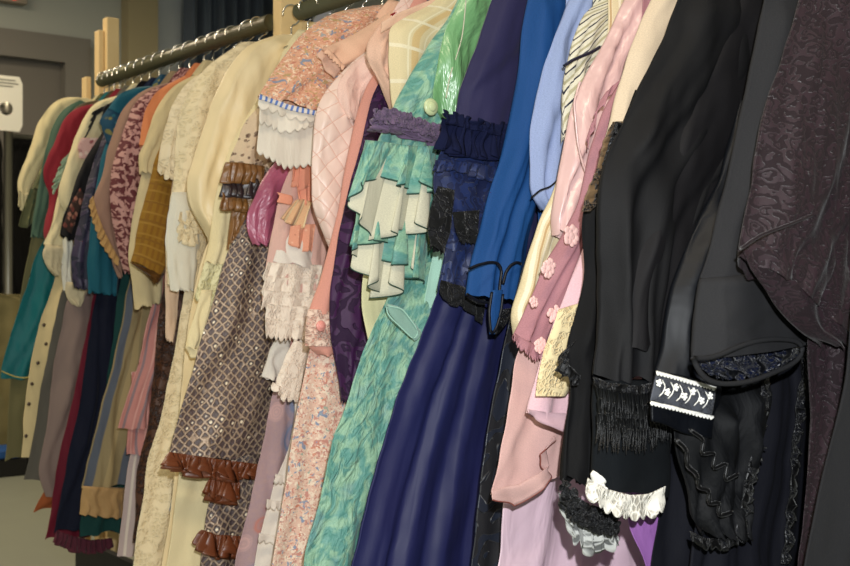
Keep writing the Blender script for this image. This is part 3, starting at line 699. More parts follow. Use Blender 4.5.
# navy dress
NAV = plain('navy_taffeta', '#242447', '#2d2a4c', .6, .2, f=6, hs=.15, wv=.3)
NSK = satin('navy_taffeta_skirt', '#18214e', '#24234c', .55, 6, .3, spec=.3)
NBR = brocade('navy_embroidered_cloth', '#172044', '#222f5a', 38, .65, spec=.3)
NVV = plain('midnight_velvet', '#0f1638', '#0a0f2a', .9, 0, f=40, hs=.6)
BLK = lace('black_gathered_lace', '#060708', '#101116', 90, .85, hd=.005)
g = garment('navy_ball_dress', 'navy taffeta dress with velvet ruffle at the elbow, black lace and a wide shiny skirt', 'dress', 1.65)
bodice(g, NAV)
skirt(g, [(446, 270), (437, 292), (429, 312), (422, 334), (414, 350), (407, 366), (397, 394), (390, 424), (385, 435), (370, 484), (360, 525), (350, 566)], NSK, n=9, amp=.014, th=.014, zh=.16, uR=-.16, swirl=.12, wr=.0015, sharp=.7)
sleeve(g, [(502, -25), (492, 0), (486, 20), (480, 40), (473, 55), (467, 70), (457, 100), (454, 124), (448, 140)],
       [(570, -25), (560, 0), (552, 20), (546, 40), (540, 60), (534, 80), (526, 105), (518, 125), (512, 145)], NAV, n=1, amp=.005, th=.026, rx=0, wr=.0015)
sleeve(g, [(442, 148), (436, 157), (432, 177), (434, 195), (440, 215), (446, 235), (445, 250), (442, 267), (439, 284), (438, 290)],
       [(508, 146), (504, 160), (500, 177), (496, 195), (490, 215), (484, 235), (480, 250), (476, 270), (472, 290), (470, 300)], NBR, name='lower_sleeve', n=2, amp=.004, rx=0)
ruffle(g, 'velvet_ruffle', [(444, 118), (460, 122), (480, 126), (498, 130), (508, 128)], [(438, 148), (455, 154), (476, 158), (494, 158), (506, 152)], NVV, 9, .012, -.038, rows=12, wr=.005, curl=.9)
ruffle(g, 'velvet_ruffle', [(446, 124), (460, 127), (480, 131), (498, 136), (508, 134)], [(446, 112), (461, 114), (481, 122), (497, 124), (508, 122)], NVV, 8, .010, -.045, rows=8, wr=.004, curl=.9)
ruffle(g, 'sleeve_band', [(436, 160), (455, 160), (478, 164), (500, 168)], [(433, 172), (455, 170), (478, 178), (497, 184)], NBR, 6, .005, -.038, rows=6)
sleeve(g, [(437, 186), (430, 205), (427, 228), (431, 248)], [(455, 190), (454, 210), (451, 232), (442, 253)], BLK, name='lace_tassel', n=5, amp=.006, th=.010, ds=-.045, rx=0, wr=.004, label='hanging tuft of black lace')
sleeve(g, [(452, 212), (455, 230), (462, 243)], [(480, 210), (478, 228), (474, 243)], BLK, name='lace_tassel', n=4, amp=.005, th=.008, ds=-.045, rx=0, wr=.004, label='hanging tuft of black lace')
ruffle(g, 'lace_hem', [(441, 280), (455, 284), (466, 288), (484, 300)], [(440, 293), (450, 305), (464, 307), (484, 325)], BLK, 4, .006, -.04, rows=8, wr=.003)
piping(g, 'beaded_edge', [(497, 108), (502, 104), (508, 102), (513, 97)], BEAD, .002, -.028)
# teal dress
TEAL = plain('teal_crinkle_silk', '#4d9a86', '#6db392', .6, .2, f=14, hs=.85)
def teal():
    t = NT('teal_mottled_brocade'); v = t.warp(t.sc(52, 38), .5, 1.2)
    k = t.step(t.noise(v, 1, 4, .6),   .42, .58); k2 = t.step(t.noise(t.sc(30, 16), 1, 2), .55, .68)
    c = t.mix(k, lin('#5b968b'), lin('#8fb89b')); c = t.mix(t.m_('MULTIPLY', k2, .5), c, lin('#6d989a'))
    return t.fin(c, .5, t.noise(t.sc(46, 22), 1, 5, 1.2), 1.0, .010, .15, spec=.5, wv=.1)
TEAL = teal()
CLIN = plain('cream_lining_silk', '#d9d6c0', '#bdb9a2', .7, 0, f=9, hs=.9)
GSAT = satin('green_shot_satin', '#5c9459', '#8cc08b', .33, 16, .7, .014, 1.0)
PURF = plain('mauve_frayed_trim', '#7d6782', '#5e4f68', .9, .2, f=60, hs=.9)
MINT = plain('mint_gauze', '#b4ddc9', '#a5d2c2', .8)
GOLD = simple('pale_gold_button', '#c3cfa0', .35)
GVEL = plain('sage_velvet', '#86ab9c', '#98bbad', .6, .5)
g = garment('teal_ball_dress', 'teal mottled silk dress with green satin lapel and cream-lined ruffled sleeve', 'dress', 1.76)
bodice(g, TEAL)
skirt(g, [(400, 270), (387, 294), (377, 318), (367, 341), (356, 370), (345, 401), (341, 425), (338, 426), (330, 455), (322, 486), (312, 526), (302, 566)], TEAL, n=5, amp=.010, th=.02, zh=.16, uR=-.16, wr=.004)
sleeve(g, [(462, -10), (452, 12), (442, 27), (434, 37), (427, 47), (420, 60), (412, 72), (404, 85), (397, 97), (392, 112), (384, 125)],
       [(520, -10), (512, 12), (505, 30), (498, 45), (492, 60), (486, 75), (480, 90), (475, 100), (470, 112), (462, 125), (452, 136)], TEAL, name='upper_sleeve', n=1, amp=.004, th=.03, rx=0, wr=.004)
lap = sleeve(g, [(470, -30), (460, 0), (452, 16), (445, 32), (440, 48), (437, 65), (434, 82), (432, 100), (434, 110)],
       [(505, -30), (494, 0), (488, 22), (481, 40), (474, 56), (468, 72), (461, 92), (456, 112), (452, 124)], GSAT, name='lapel', n=1, amp=.006, th=.010, ds=-.048, rx=0, wr=.004, label='shiny green satin lapel')
piping(g, 'lapel_seam', [(466, 0), (464, 22), (462, 38), (457, 55), (450, 75), (446, 98)], CLIN, .0012, -.066, parent=lap)
button(g, (431, 107), .0165, GOLD, -.066, parent=lap, label='round pale gold button')
sleeve(g, [(384, 128), (377, 145), (366, 165), (360, 175), (358, 200)], [(446, 130), (443, 150), (440, 170), (438, 190), (436, 210)], TEAL, name='lower_sleeve', n=3, amp=.008, rx=0, ds=-.01, wr=.004)
for k in range(3):
    ruffle(g, 'frayed_trim', [(376, 112+5*k), (392, 112+5*k), (415, 119+5*k), (438, 126+5*k)], [(374, 121+5*k), (390, 121+5*k), (415, 129+5*k), (438, 136+5*k)], PURF, 13+3*k, .011, -.040-.005*(2-k), sc=.55, m=21+5*k, rows=7, wr=.006, curl=1.4, label='frayed mauve trim')
EDG = simple('dark_green_edging', '#2c4a40', .7)
petals(g, 'petal_trim', [(374, 116), (392, 117), (415, 124), (439, 131)], 170, .011, PURF, -.062, .011, 'ragged mauve petal trim', seed=4)
def tier(top, cream, teal_, ds, n, amp, sd):
    ruffle(g, 'ruffle_lining', top, cream, CLIN, n, amp, ds+.005, rows=18, curl=1.1, wr=.0008, seed=sd, sm=True, edge=EDG, er=.0012, label='cream lining of the ruffle')
    ruffle(g, 'ruffle_tier', top, teal_, TEAL, n, amp*1.02, ds, rows=18, curl=1.1, wr=.0008, seed=sd, sm=True, edge=EDG)
tier([(362, 172), (380, 175), (400, 180), (434, 176)], [(352, 256), (362, 268), (378, 300), (388, 292), (400, 276), (425, 262)], [(352, 252), (360, 242), (372, 240), (386, 246), (398, 272), (426, 284)], -.028, 3.3, .017, 71)
tier([(366, 140), (385, 142), (410, 146), (440, 146)], [(351, 202), (362, 226), (373, 242), (386, 233), (402, 233), (416, 229), (430, 214)], [(351, 201), (360, 184), (372, 182), (384, 172), (394, 180), (403, 192), (414, 192), (424, 184), (438, 181)], -.050, 3.1, .017, 72)
skirt(g, [(434, 240), (432, 262), (427, 285), (424, 310), (420, 335)], MINT, 'mint_panel', n=2, amp=.003, ds=-.022, uR=.0, zh=.9, top=(.2, 1.2))
tie = patch(g, 'belt_tie', ([(386, 305), (387, 313), (400, 326), (415, 341)], [(389, 304), (402, 307), (411, 318), (421, 333)]), GVEL, -.052, .004, label='sage velvet belt tie')
piping(g, 'tie_edge', [(386, 306), (402, 308), (419, 331), (415, 341), (387, 314), (386, 306)], MINT, .0013, -.058, parent=tie)
CRM = plain('ivory_cotton', '#e3dcae', '#d8d2a6', .8)
g = garment('ivory_petticoat', 'ivory cotton petticoat glimpsed between the purple velvet and teal dresses', 'petticoat', 1.81)
skirt(g, [(372, 240), (365, 262), (361, 290), (362, 320), (370, 345)], CRM, 'underskirt', n=3, amp=.006, uR=-.1, top=(.12, 1.4), zh=.7)
tube(g, 'waist_tape', [(-.12, g['s'], 1.39), (0, g['s'], 1.69), (.12, g['s'], 1.39)], .003, CRM)
# ---------------------------------------------------------------- middle of the rack
PLD = stripes('cream_plaid_voile', '#dccba2', [('#e8dcbc', 24, .12, 0, 0), ('#d6b884', 14, .3, .3, 0), ('#e8dcbe', 14, .12, .1, 1)], .8)
g = garment('plaid_blouse', 'cream and yellow plaid voile blouse with a short wide sleeve next to the teal dress', 'blouse', 1.85)
bodice(g, PLD)
sleeve(g, [(450, -14), (430, 4), (408, 14), (387, 28), (388, 50), (390, 80), (394, 108)], [(500, 0), (495, 15), (480, 30), (465, 45), (450, 65), (435, 85), (425, 108)], PLD, n=1, amp=.003, rx=0, wr=.001)
PCR = plain('peach_crinkle_chiffon', '#e2bda6', '#d8ae98', .8, .2, f=26, hs=.9)
PPL = plain('peach_crepe', '#e0b89e', '#e3c0a8', .8, .2)
g = garment('crinkled_blouse', 'peach crinkled chiffon blouse with a loose gathered sleeve', 'blouse', 1.905)
bodice(g, PPL)
sleeve(g, [(445, -6), (420, 4), (400, 12), (382, 22), (366, 44), (366, 60), (376, 76), (384, 92), (391, 108)], [(480, 0), (470, 10), (455, 20), (440, 30), (425, 45), (415, 60), (410, 80), (405, 95), (402, 110)], PCR, n=4, amp=.008, rx=0, wr=.004)
ruffle(g, 'peach_facing', [(450, -8), (420, 4), (400, 12), (382, 22)], [(452, 4), (422, 14), (402, 22), (381, 33)], PPL, 1, .003, -.045, rows=6)
PUR = brocade('purple_embossed_velvet', '#2a1033', '#3c1744', 26, .75, .003, spec=.3)
g = garment('velvet_gown', 'deep purple embossed velvet gown with a sleeve tapering to a point', 'gown', 1.96)
bodice(g, PUR)
sleeve(g, [(390, 70), (382, 78), (375, 88), (367, 112), (361, 142), (352, 175), (345, 202), (336, 252), (331, 285), (330, 310), (331, 344), (335, 368), (340, 388), (344, 402)],
       [(440, 70), (432, 90), (425, 110), (418, 140), (412, 170), (404, 200), (396, 235), (388, 265), (380, 290), (376, 320), (370, 346), (362, 372), (354, 392), (347, 404)], PUR, n=2, amp=.006, rx=0)
SAL = plain('salmon_crepe', '#dc9c8c', '#d69484', .75, .2, hs=.25)
LPK = lace('pink_crochet_lace', '#f0d2c0', '#d09a8a', 150, .8, hd=.004, dens=.25)
PBUT = simple('pink_button', '#ea9c92', .35)
PFL = print_cloth('pink_blue_garden_print', '#dfb3a0', '#e8c6b2', [('#f0d8c4', 85, .53), ('#c98c80', 95, .58), ('#cf7f68', 120, .62), ('#8c97ae', 60, .62), ('#a8b0a0', 110, .64)])
g = garment('salmon_dress', 'salmon crepe dress with a crochet lace cuff closed by a pink button', 'dress', 2.015)
bodice(g, SAL)
sleeve(g, [(385, 60), (375, 72), (366, 84), (356, 117), (350, 142), (345, 170), (340, 202), (330, 242), (320, 283), (313, 298), (309, 312)], [(410, 60), (402, 75), (395, 90), (388, 117), (380, 142), (375, 170), (368, 202), (362, 242), (352, 283), (345, 300), (342, 314)], SAL, n=2, amp=.003, rx=0, wr=.001)
cf = sleeve(g, [(309, 309), (307, 325), (305, 346)], [(340, 311), (340, 328), (340, 345)], LPK, name='cuff', n=1, amp=.001, rx=0, ds=-.016, cap=.9, hem=.001, label='crochet lace cuff')
sleeve(g, [(308, 344), (311, 350), (318, 354)], [(338, 344), (337, 350), (334, 354)], SAL, name='cuff_inside', n=1, amp=.001, rx=0, ds=-.012)
button(g, (321, 326), .0115, PBUT, -.050, parent=cf, label='round pink button')
skirt(g, [(310, 340), (302, 384), (298, 405), (294, 425), (290, 450), (285, 480), (278, 524), (272, 566)], PFL, n=5, amp=.011, th=.02, zh=.2, uR=-.1, wr=.002)
QLT = None
def quilt():
    t = NT('pink_quilted_satin'); v = t.sc(30, 30, .785)
    sp = t.n('ShaderNodeSeparateXYZ', i_0=v)
    a = t.m_('ABSOLUTE', t.m_('SUBTRACT', t.m_('FRACT', sp.outputs[0]), .5)); b = t.m_('ABSOLUTE', t.m_('SUBTRACT', t.m_('FRACT', sp.outputs[1]), .5))
    e = t.m_('MAXIMUM', a, b); k = t.step(e, .47, .495)
    c = t.mix(k, lin('#ecd0c3'), lin('#dca48f'))
    h = t.m_('SUBTRACT', .5, t.m_('POWER', e, 3.))
    return t.fin(c, .4, h, .9, .012, .1, spec=.5, wv=0)
QLT = quilt(); QTW = plain('shell_pink_taffeta', '#eccbbd', '#e6beb0', .5, .1, f=30, hs=1.0)
g = garment('quilted_jacket', 'pale pink quilted satin jacket with a crumpled taffeta shoulder', 'jacket', 2.075)
bodice(g, QLT)
sleeve(g, [(385, 36), (365, 52), (352, 62), (342, 72), (332, 82), (325, 92), (319, 102), (316, 112), (314, 142), (311, 165), (311, 200), (314, 213), (320, 225), (326, 238), (333, 250)],
       [(420, 36), (408, 52), (398, 66), (390, 80), (382, 98), (376, 115), (370, 130), (364, 145), (358, 165), (352, 185), (347, 205), (343, 225), (340, 240), (336, 254)], QLT, n=1, amp=.004, th=.022, rx=0, wr=.003)
sleeve(g, [(372, 50), (355, 62), (343, 74), (336, 88), (338, 104), (345, 118)], [(395, 56), (385, 70), (374, 86), (366, 100), (360, 112), (352, 122)], QTW, name='shoulder_drape', n=5, amp=.008, th=.010, ds=-.032, rx=0, wr=.006)
PSH = plain('peach_organdy', '#e8bfa2', '#e2b599', .7, .2)
g = garment('short_sleeved_blouse', 'peach organdy blouse with a short flaring picot-edged sleeve', 'blouse', 2.14)
bodice(g, PSH)
sleeve(g, [(402, 4), (388, 13), (370, 24), (352, 35), (336, 42), (323, 47)], [(430, 14), (412, 28), (395, 42), (378, 52), (362, 60), (344, 68)], PSH, n=1, amp=.003, rx=0, cap=.6, th=.014, ds=-.04)
ruffle(g, 'picot_edge', [(325, 46), (333, 54), (345, 66)], [(321, 49), (330, 59), (343, 71)], PSH, 3, .003, -.055, sc=.4, m=8, rows=5)
ruffle(g, 'sleeve_inside', [(322, 50), (332, 58), (343, 66)], [(318, 55), (324, 68), (334, 78)], PCR, 2, .006, -.03, rows=6)
# floral cape-sleeved dress
CAPE = print_cloth('peach_garden_print', '#dcab8c', '#d69c80', [('#ecd0b4', 100, .55), ('#c4806a', 110, .58), ('#bb9c6c', 90, .60), ('#8690a2', 48, .62), ('#9aa2a4', 100, .64)])
OFFL = plain('ecru_sheer_organdy', '#e2d9ca', '#e9e1d2', .7, .1, f=20, hs=.3)
BRIB = stripes('blue_beading_ribbon', '#e6e0da', [('#6483c8', 58, .5, 0, 0)], .5)
g = garment('cape_sleeved_dress', 'peach garden-print dress with a blue beading ribbon and two lace tiers below the cape sleeve', 'dress', 2.205)
bodice(g, CAPE, u=.13)
sleeve(g, [(385, 4), (362, 7), (340, 11), (329, 15), (320, 20), (312, 24), (305, 31), (298, 38), (292, 46), (280, 62), (273, 72), (267, 82), (259, 97)],
       [(440, 14), (425, 20), (410, 26), (398, 33), (387, 41), (377, 50), (368, 60), (360, 70), (352, 80), (344, 90), (336, 100), (328, 108), (319, 115)], CAPE, n=2, amp=.006, th=.035, rx=0, wr=.003)
ruffle(g, 'lace_tier', [(260, 112), (285, 120), (314, 124)], [(256, 153), (285, 170), (314, 166)], OFFL, 1.3, .006, -.028, sc=.08, m=9, rows=14, curl=.2, label='lower ecru lace tier')
ruffle(g, 'lace_tier', [(259, 98), (287, 108), (316, 114)], [(257, 125), (286, 133), (314, 128)], OFFL, 1.5, .007, -.042, sc=.16, m=8, rows=12, curl=.2, label='upper ecru lace tier')
ruffle(g, 'scallop_edging', [(259, 97), (287, 107), (316, 114)], [(257, 108), (286, 119), (315, 124)], OFFL, 1.5, .004, -.050, sc=.4, m=6, rows=8, curl=.1)
ruffle(g, 'beading_ribbon', [(260, 94), (287, 104), (317, 111)], [(258, 99), (286, 109), (316, 116)], BRIB, 1, .002, -.056, rows=4, curl=0, label='blue and white beading ribbon')
# peach sheer lace gown
PSR = plain('shell_gauze', '#dfb7a6', '#d3aca6', .8, .2, hs=.3)
CLC = lace('cream_cluny_lace', '#f4e8d8', '#ebd8c4', 130, .8, hd=.002, dens=.35)
WCT = plain('white_cotton_lawn', '#e2dad0', '#ebe4d8', .85, hs=.25)
PLR = stripes('plaid_ruffle_cloth', '#dcb188', [('#edd9ae', 30, .3, 0, 0), ('#b4957c', 22, .1, .3, 0)], .7)
PEA = plain('peach_cotton', '#eda386', '#e89a80', .8)
PDOT = floral('peach_eyelet', '#e8a488', [('#b9705a', 120, .25), ('#f2c2a4', 90, .3)])
g = garment('lace_gown', 'shell pink gauze gown covered in gathered cream lace and peach ruffles', 'gown', 2.285)
bodice(g, PSR)
skirt(g, [(293, 430), (290, 445), (280, 470), (274, 480), (267, 506), (262, 525), (257, 545), (254, 566)], WCT, 'tiered_skirt', n=3, amp=.006, uR=.0, zh=.3, top=(.16, 1.05), th=.012)
for a, b in (((276, 479), (292, 480)), ((267, 504), (288, 506)), ((259, 538), (283, 540))):
    ruffle(g, 'scalloped_hem', [(a[0], a[1]-5), (b[0], b[1]-3)], [(a[0]-2, a[1]+5), (b[0], b[1]+6)], WCT, 2, .003, -.035, sc=.3, m=4, rows=5)
sleeve(g, [(310, 140), (300, 150), (290, 170), (282, 190), (276, 215), (270, 240), (266, 262), (264, 283), (262, 300)], [(345, 140), (340, 155), (336, 175), (333, 200), (330, 225), (328, 250), (325, 270), (322, 290), (320, 310)], PSR, n=4, amp=.007, rx=0)
ruffle(g, 'peach_ruffle', [(293, 165), (300, 158), (312, 150)], [(290, 180), (300, 190), (314, 186)], PEA, 3, .009, -.045, rows=10, wr=.002)
ruffle(g, 'peach_ruffle', [(297, 182), (305, 180), (314, 175)], [(298, 200), (306, 206), (315, 200)], PEA, 3, .008, -.04, rows=10, wr=.002)
ruffle(g, 'plaid_ruffle', [(295, 200), (303, 199), (312, 202)], [(280, 218), (292, 226), (304, 228)], PLR, 2.5, .007, -.045, rows=10)
patch(g, 'ribbon_bow', ([(276, 192), (279, 196), (276, 202)], [(293, 196), (294, 200), (292, 205)]), PEA, -.05, .004)
ruffle(g, 'peach_cuff', [(291, 226), (304, 224), (316, 224)], [(289, 243), (300, 250), (313, 252)], PDOT, 2, .006, -.045, rows=10, label='peach eyelet cuff')
sleeve(g, [(282, 228), (277, 245), (272, 262)], [(318, 240), (318, 255), (318, 270)], WCT, name='under_sleeve', n=2, amp=.004, ds=-.02, rx=0)
for k in range(5):
    y = 262+k*14
    ruffle(g, 'gathered_lace', [(268-2*k+(k > 2)*5, y), (290-k, y+2), (322-k, y+3)], [(262-1.5*k+(k > 2)*8, y+20), (288-k, y+24), (320-k, y+20)], CLC, 3.5, .006, -.034-.002*k, sc=.22, m=11, rows=9, wr=.002, curl=.6)
patch(g, 'hanging_lace', ([(294, 340), (287, 352), (280, 368), (273, 384), (276, 390)], [(310, 345), (307, 358), (304, 376), (302, 396), (298, 402)]), CLC, -.05, .008, n=4, amp=.004)
ruffle(g, 'lace_end', [(273, 382), (286, 390), (301, 392)], [(271, 388), (284, 402), (299, 403)], CLC, 3, .004, -.058, sc=.4, m=5, rows=6)
# mauve chiffon
MAC = floral('mauve_appliqued_chiffon', '#b79892', [('#caa6a4', 16, .4), ('#8089a5', 9, .5), ('#c38378', 13, .35)], base2='#a48c98', rough=.7)
MSA = satin('mauve_satin', '#b4607c', '#a4546f', .35, 18, .8)
g = garment('mauve_dress', 'mauve chiffon dress with floral applique and a shiny rose satin sleeve', 'dress', 2.36)
bodice(g, MAC)
skirt(g, [(284, 350), (277, 372), (272, 394), (268, 415), (266, 425), (262, 450), (257, 469), (251, 495), (246, 520), (240, 541), (234, 566)], MAC, n=4, amp=.008, zh=.25, uR=-.1, top=(.12, 1.1))
sleeve(g, [(282, 155), (272, 164), (265, 174), (259, 186), (255, 200), (250, 207), (247, 214), (247, 226), (249, 238), (253, 243)], [(320, 155), (312, 165), (302, 175), (294, 187), (286, 200), (280, 212), (276, 224), (273, 234), (270, 240), (267, 245)], MSA, n=2, amp=.007, rx=0, wr=.005)
sleeve(g, [(276, 340), (270, 350), (267, 362), (262, 376)], [(290, 340), (288, 352), (284, 366), (279, 380)], WCT, name='under_cuff', n=1, ds=-.02, rx=0, th=.012)
# sequinned brown dress
def sequins():
    t = NT('brown_sequin_net'); v = t.sc(66, 58, .6)
    e = t.vor(v, 1, 'DISTANCE_TO_EDGE', .38); ln = t.step(e, .20, .10)
    rc = t.n('ShaderNodeSeparateColor', i_0=t.vor(v, 1, rnd=.38, out='Color')).outputs[0]
    cell = t.mix(t.noise(t.sc(14), 1, 2), lin('#2c2630'), lin('#6b5550'))
    c = t.mix(ln, cell, lin('#b39c86'))
    gl = t.m_('MULTIPLY', t.step(rc, .74, .76), t.step(t.vor(v, 1, rnd=.38), .26, .16))
    c = t.mix(gl, c, lin('#fff0d0'))  # glints painted as pale gold spots in random sequins
    return t.fin(c, t.m_('MULTIPLY_ADD', gl, -.3, .5), t.m_('ADD', ln, t.noise(t.sc(160), 1, 2)), .9, .003, 0, metal=t.m_('MULTIPLY', ln, .4), spec=.9, wv=0)
SEQ = sequins()
LEO = floral('brown_leopard_print', '#d8c2a4', [('#4b3530', 60, .45), ('#5c4238', 80, .35)])
COP = satin('copper_ribbon_satin', '#5f3019', '#7a4022', .38, 20, .8)
BRD = satin('brown_gold_ruching', '#9a6b34', '#5a3a22', .4, 22, .9)
DKR = satin('dark_ruching', '#1f1a24', '#3b2b2a', .4, 22, .9)
g = garment('sequinned_dress', 'brown sequinned net dress edged with rows of copper satin ribbon loops', 'dress', 2.445)
bodice(g, SEQ, u=.14)
skirt(g, [(262, 185), (257, 190), (250, 199), (243, 212), (237, 225), (231, 240), (227, 252), (222, 268), (217, 283), (207, 321), (195, 359), (182, 406), (174, 432), (168, 457)], SEQ, 'overskirt', n=3, amp=.006, th=.024, top=(.12, 1.50), uR=-.12, drop=.05)
sleeve(g, [(262, 100), (257, 107), (247, 118), (240, 130), (237, 142), (231, 156), (228, 166)], [(300, 100), (295, 115), (290, 130), (285, 142), (278, 155), (272, 168)], LEO, n=2, amp=.004, rx=0)
for k, (m_, a) in enumerate(((BRD, .010), (DKR, .012), (BRD, .009))):
    y = 162+k*14
    ruffle(g, 'ruched_band', [(227-2*k, y), (245-2*k, y+1), (266-2*k, y+4)], [(224-k, y+20), (243-2*k, y+21), (263-3*k, y+20)], m_, 6, a, -.045+.004*k, rows=9, wr=.004, curl=.9)
sleeve(g, [(232, 205), (229, 225), (226, 248)], [(256, 203), (248, 215), (240, 228)], BRD, name='sleeve_tail', n=3, ds=-.01, rx=0, th=.012)
def loops(top, bot, n, mat=COP):
    ruffle(g, 'ribbon_loops', top, bot, mat, n*1.5, .011, -.034, rows=12, curl=2.2, sc=.35, m=int(n*1.5), wr=.003, label='copper satin ribbon loops')
loops([(169, 452), (190, 455), (225, 460), (258, 464)], [(167, 468), (188, 476), (223, 480), (255, 478)], 9)
skirt(g, [(212, 466), (210, 484), (209, 497), (206, 515), (203, 540), (200, 566)], SEQ, 'underskirt', n=4, amp=.008, ds=.012, uR=-.05, zh=.35, top=(.22, .80))
loops([(210, 478), (222, 480), (240, 482)], [(208, 500), (220, 504), (238, 500)], 4)
loops([(203, 530), (218, 535), (240, 536)], [(200, 550), (216, 560), (238, 560)], 5)
# creams
YCH = plain('butter_chiffon', '#e8d8a8', '#ecdcb2', .8, .15, f=9, hs=.3)
YLC = lace('butter_lace', '#eae3b6', '#cfc590', 80, .8, dens=.25)
g = garment('butter_chiffon_gown', 'butter yellow chiffon gown with a ribbon loop hanging down its side', 'gown', 2.53)
bodice(g, YCH)
skirt(g, [(214, 262), (208, 300), (200, 340), (192, 380), (186, 420), (182, 450), (179, 476), (175, 499), (172, 531), (166, 566)], YCH, n=4, amp=.010, zh=.2, uR=-.1)
sleeve(g, [(262, 92), (250, 112), (240, 128), (227, 152), (222, 168), (217, 185), (213, 212), (210, 237), (204, 263)], [(290, 92), (280, 112), (270, 130), (262, 152), (255, 170), (248, 190), (242, 210), (236, 237), (228, 265)], YCH, n=3, amp=.006, rx=0)
ruffle(g, 'lace_panel', [(205, 262), (215, 264), (226, 264)], [(194, 300), (205, 305), (216, 306)], YLC, 2, .005, -.03, sc=.12, m=5, rows=12)
sleeve(g, [(201, 290), (197, 310), (190, 330), (186, 345)], [(213, 290), (208, 312), (202, 335), (200, 352)], YCH, name='ribbon_loop', n=1, th=.008, ds=-.045, rx=0, label='hanging ribbon loop')
ruffle(g, 'ribbon_end', [(186, 343), (193, 348), (201, 350)], [(186, 349), (192, 358), (200, 355)], YCH, 1, .004, -.05, rows=6)
YSA = satin('ivory_satin', '#efdcb2', '#e8d3a4', .45, 6, .5, spec=.5)
g = garment('ivory_satin_coat', 'smooth ivory satin coat with a full bent sleeve', 'coat', 2.61)
bodice(g, YSA)
sleeve(g, [(283, 34), (270, 36), (260, 40), (252, 42), (243, 47), (236, 55), (229, 66), (222, 80), (216, 94), (210, 109), (205, 125), (201, 133), (197, 144), (192, 160), (187, 180), (186, 195), (190, 206), (196, 217), (205, 227), (211, 240)],
       [(330, 40), (318, 45), (306, 52), (297, 60), (290, 70), (283, 82), (276, 96), (270, 108), (264, 120), (258, 132), (252, 146), (248, 160), (244, 174), (240, 188), (236, 200), (232, 210), (228, 220), (224, 230), (219, 240), (214, 248)], YSA, n=2, amp=.007, th=.035, rx=0, wr=.003)
skirt(g, [(205, 240), (198, 270), (190, 310), (184, 350), (180, 400), (176, 440), (174, 480), (168, 530), (160, 566)], YSA, 'coat_skirt', n=3, amp=.006, zh=.2, uR=-.1)
IVL = lace('ivory_allover_lace', '#ecdcb8', '#dccba4', 90, .85, hd=.0025, dens=.3)
IVW = plain('white_muslin', '#e2ddca', '#d8d6ca', .85, f=8)
g = garment('ivory_lace_dress', 'long ivory allover-lace dress with rosette cuffs, reaching the bottom edge', 'dress', 2.775)
bodice(g, IVW)
skirt(g, [(188, 270), (183, 295), (180, 321), (172, 359), (168, 380), (163, 408), (158, 428), (150, 450), (142, 472), (144, 480), (148, 486), (140, 510), (137, 531), (131, 566)], IVL, n=5, amp=.012, zh=.2, uR=-.1, wr=.005)
sleeve(g, [(240, 42), (228, 50), (217, 58), (208, 65), (198, 74), (190, 88), (183, 102), (176, 122), (175, 147), (175, 170), (172, 192), (168, 215), (165, 242), (166, 260), (168, 285)], [(285, 42), (275, 55), (262, 70), (252, 85), (243, 100), (236, 120), (230, 140), (225, 160), (220, 180), (216, 200), (212, 220), (208, 240), (204, 260), (200, 275), (196, 290)], IVL, n=3, amp=.006, th=.03, rx=0, wr=.003)
sleeve(g, [(172, 192), (168, 212), (165, 242), (167, 270), (170, 290)], [(205, 192), (203, 215), (200, 242), (197, 270), (194, 290)], IVW, name='under_sleeve', n=2, amp=.003, th=.012, ds=-.040, rx=0)
for k in range(3):
    ruffle(g, 'rosette_ruffle', [(181-k, 212+9*k), (190, 210+9*k), (200-k, 214+9*k)], [(178-k, 224+9*k), (189, 228+9*k), (202-k, 226+9*k)], IVL, 3, .007, -.060, sc=.3, m=4, rows=8, wr=.003, curl=1)
BLS = plain('pale_blue_lining', '#5f7f9c', '#557493', .7)
patch(g, 'blue_lining', ([(177, 480), (173, 490), (168, 510)], [(180, 476), (180, 490), (172, 512)]), BLS, -.034, .003, label='sliver of blue lining')
BEL = lace('beige_white_lace', '#e4d6b8', '#d6c6a4', 100, .85, hd=.0025, dens=.3)
g = garment('lace_blouse', 'short-sleeved beige-white lace blouse with a scalloped cuff, left of the ivory lace dress', 'blouse', 2.84)
bodice(g, BEL)
sleeve(g, [(228, 56), (216, 62), (210, 70), (196, 76), (184, 86), (175, 100), (169, 115), (164, 130), (161, 142), (159, 158), (158, 170)], [(262, 60), (250, 72), (240, 84), (230, 95), (220, 108), (212, 120), (205, 132), (200, 145), (195, 158), (188, 170), (180, 178)], BEL, n=2, amp=.005, th=.03, rx=0)
ruffle(g, 'scalloped_cuff', [(159, 164), (168, 170), (180, 172)], [(158, 174), (167, 180), (181, 181)], BEL, 2, .003, -.05, sc=.35, m=4, rows=6)
sleeve(g, [(172, 180), (168, 220), (165, 260), (164, 290), (165, 315), (165, 340)], [(186, 180), (184, 220), (182, 260), (180, 290), (178, 315), (174, 341)], plain('pale_pink_lawn', '#dcc3a4', '#d9b9a4'), name='hanging_ribbon', n=1, amp=.002, th=.010, ds=-.006, rx=0)
"""BROWN"""
MUS = stripes('mustard_plaid_tweed', '#8a641f', [('#80591c', 60, .5, 0, 0), ('#94702c', 34, .2, .2, 1), ('#7d581f', 20, .12, 0, 1)], .9)
DBS = lace('brown_beaded_net', '#4c2e1c', '#2a1a16', 90, .5, hd=.004)
g = garment('mustard_jacket', 'mustard brown plaid jacket with a broad straight sleeve', 'jacket', 2.92)
bodice(g, MUS)
sleeve(g, [(176, 125), (166, 135), (158, 150), (152, 172), (146, 194), (141, 216), (136, 238), (130, 263)], [(210, 130), (204, 145), (198, 160), (192, 180), (188, 200), (182, 225), (176, 250), (164, 276)], MUS, n=1, amp=.004, th=.028, rx=0, wr=.001)
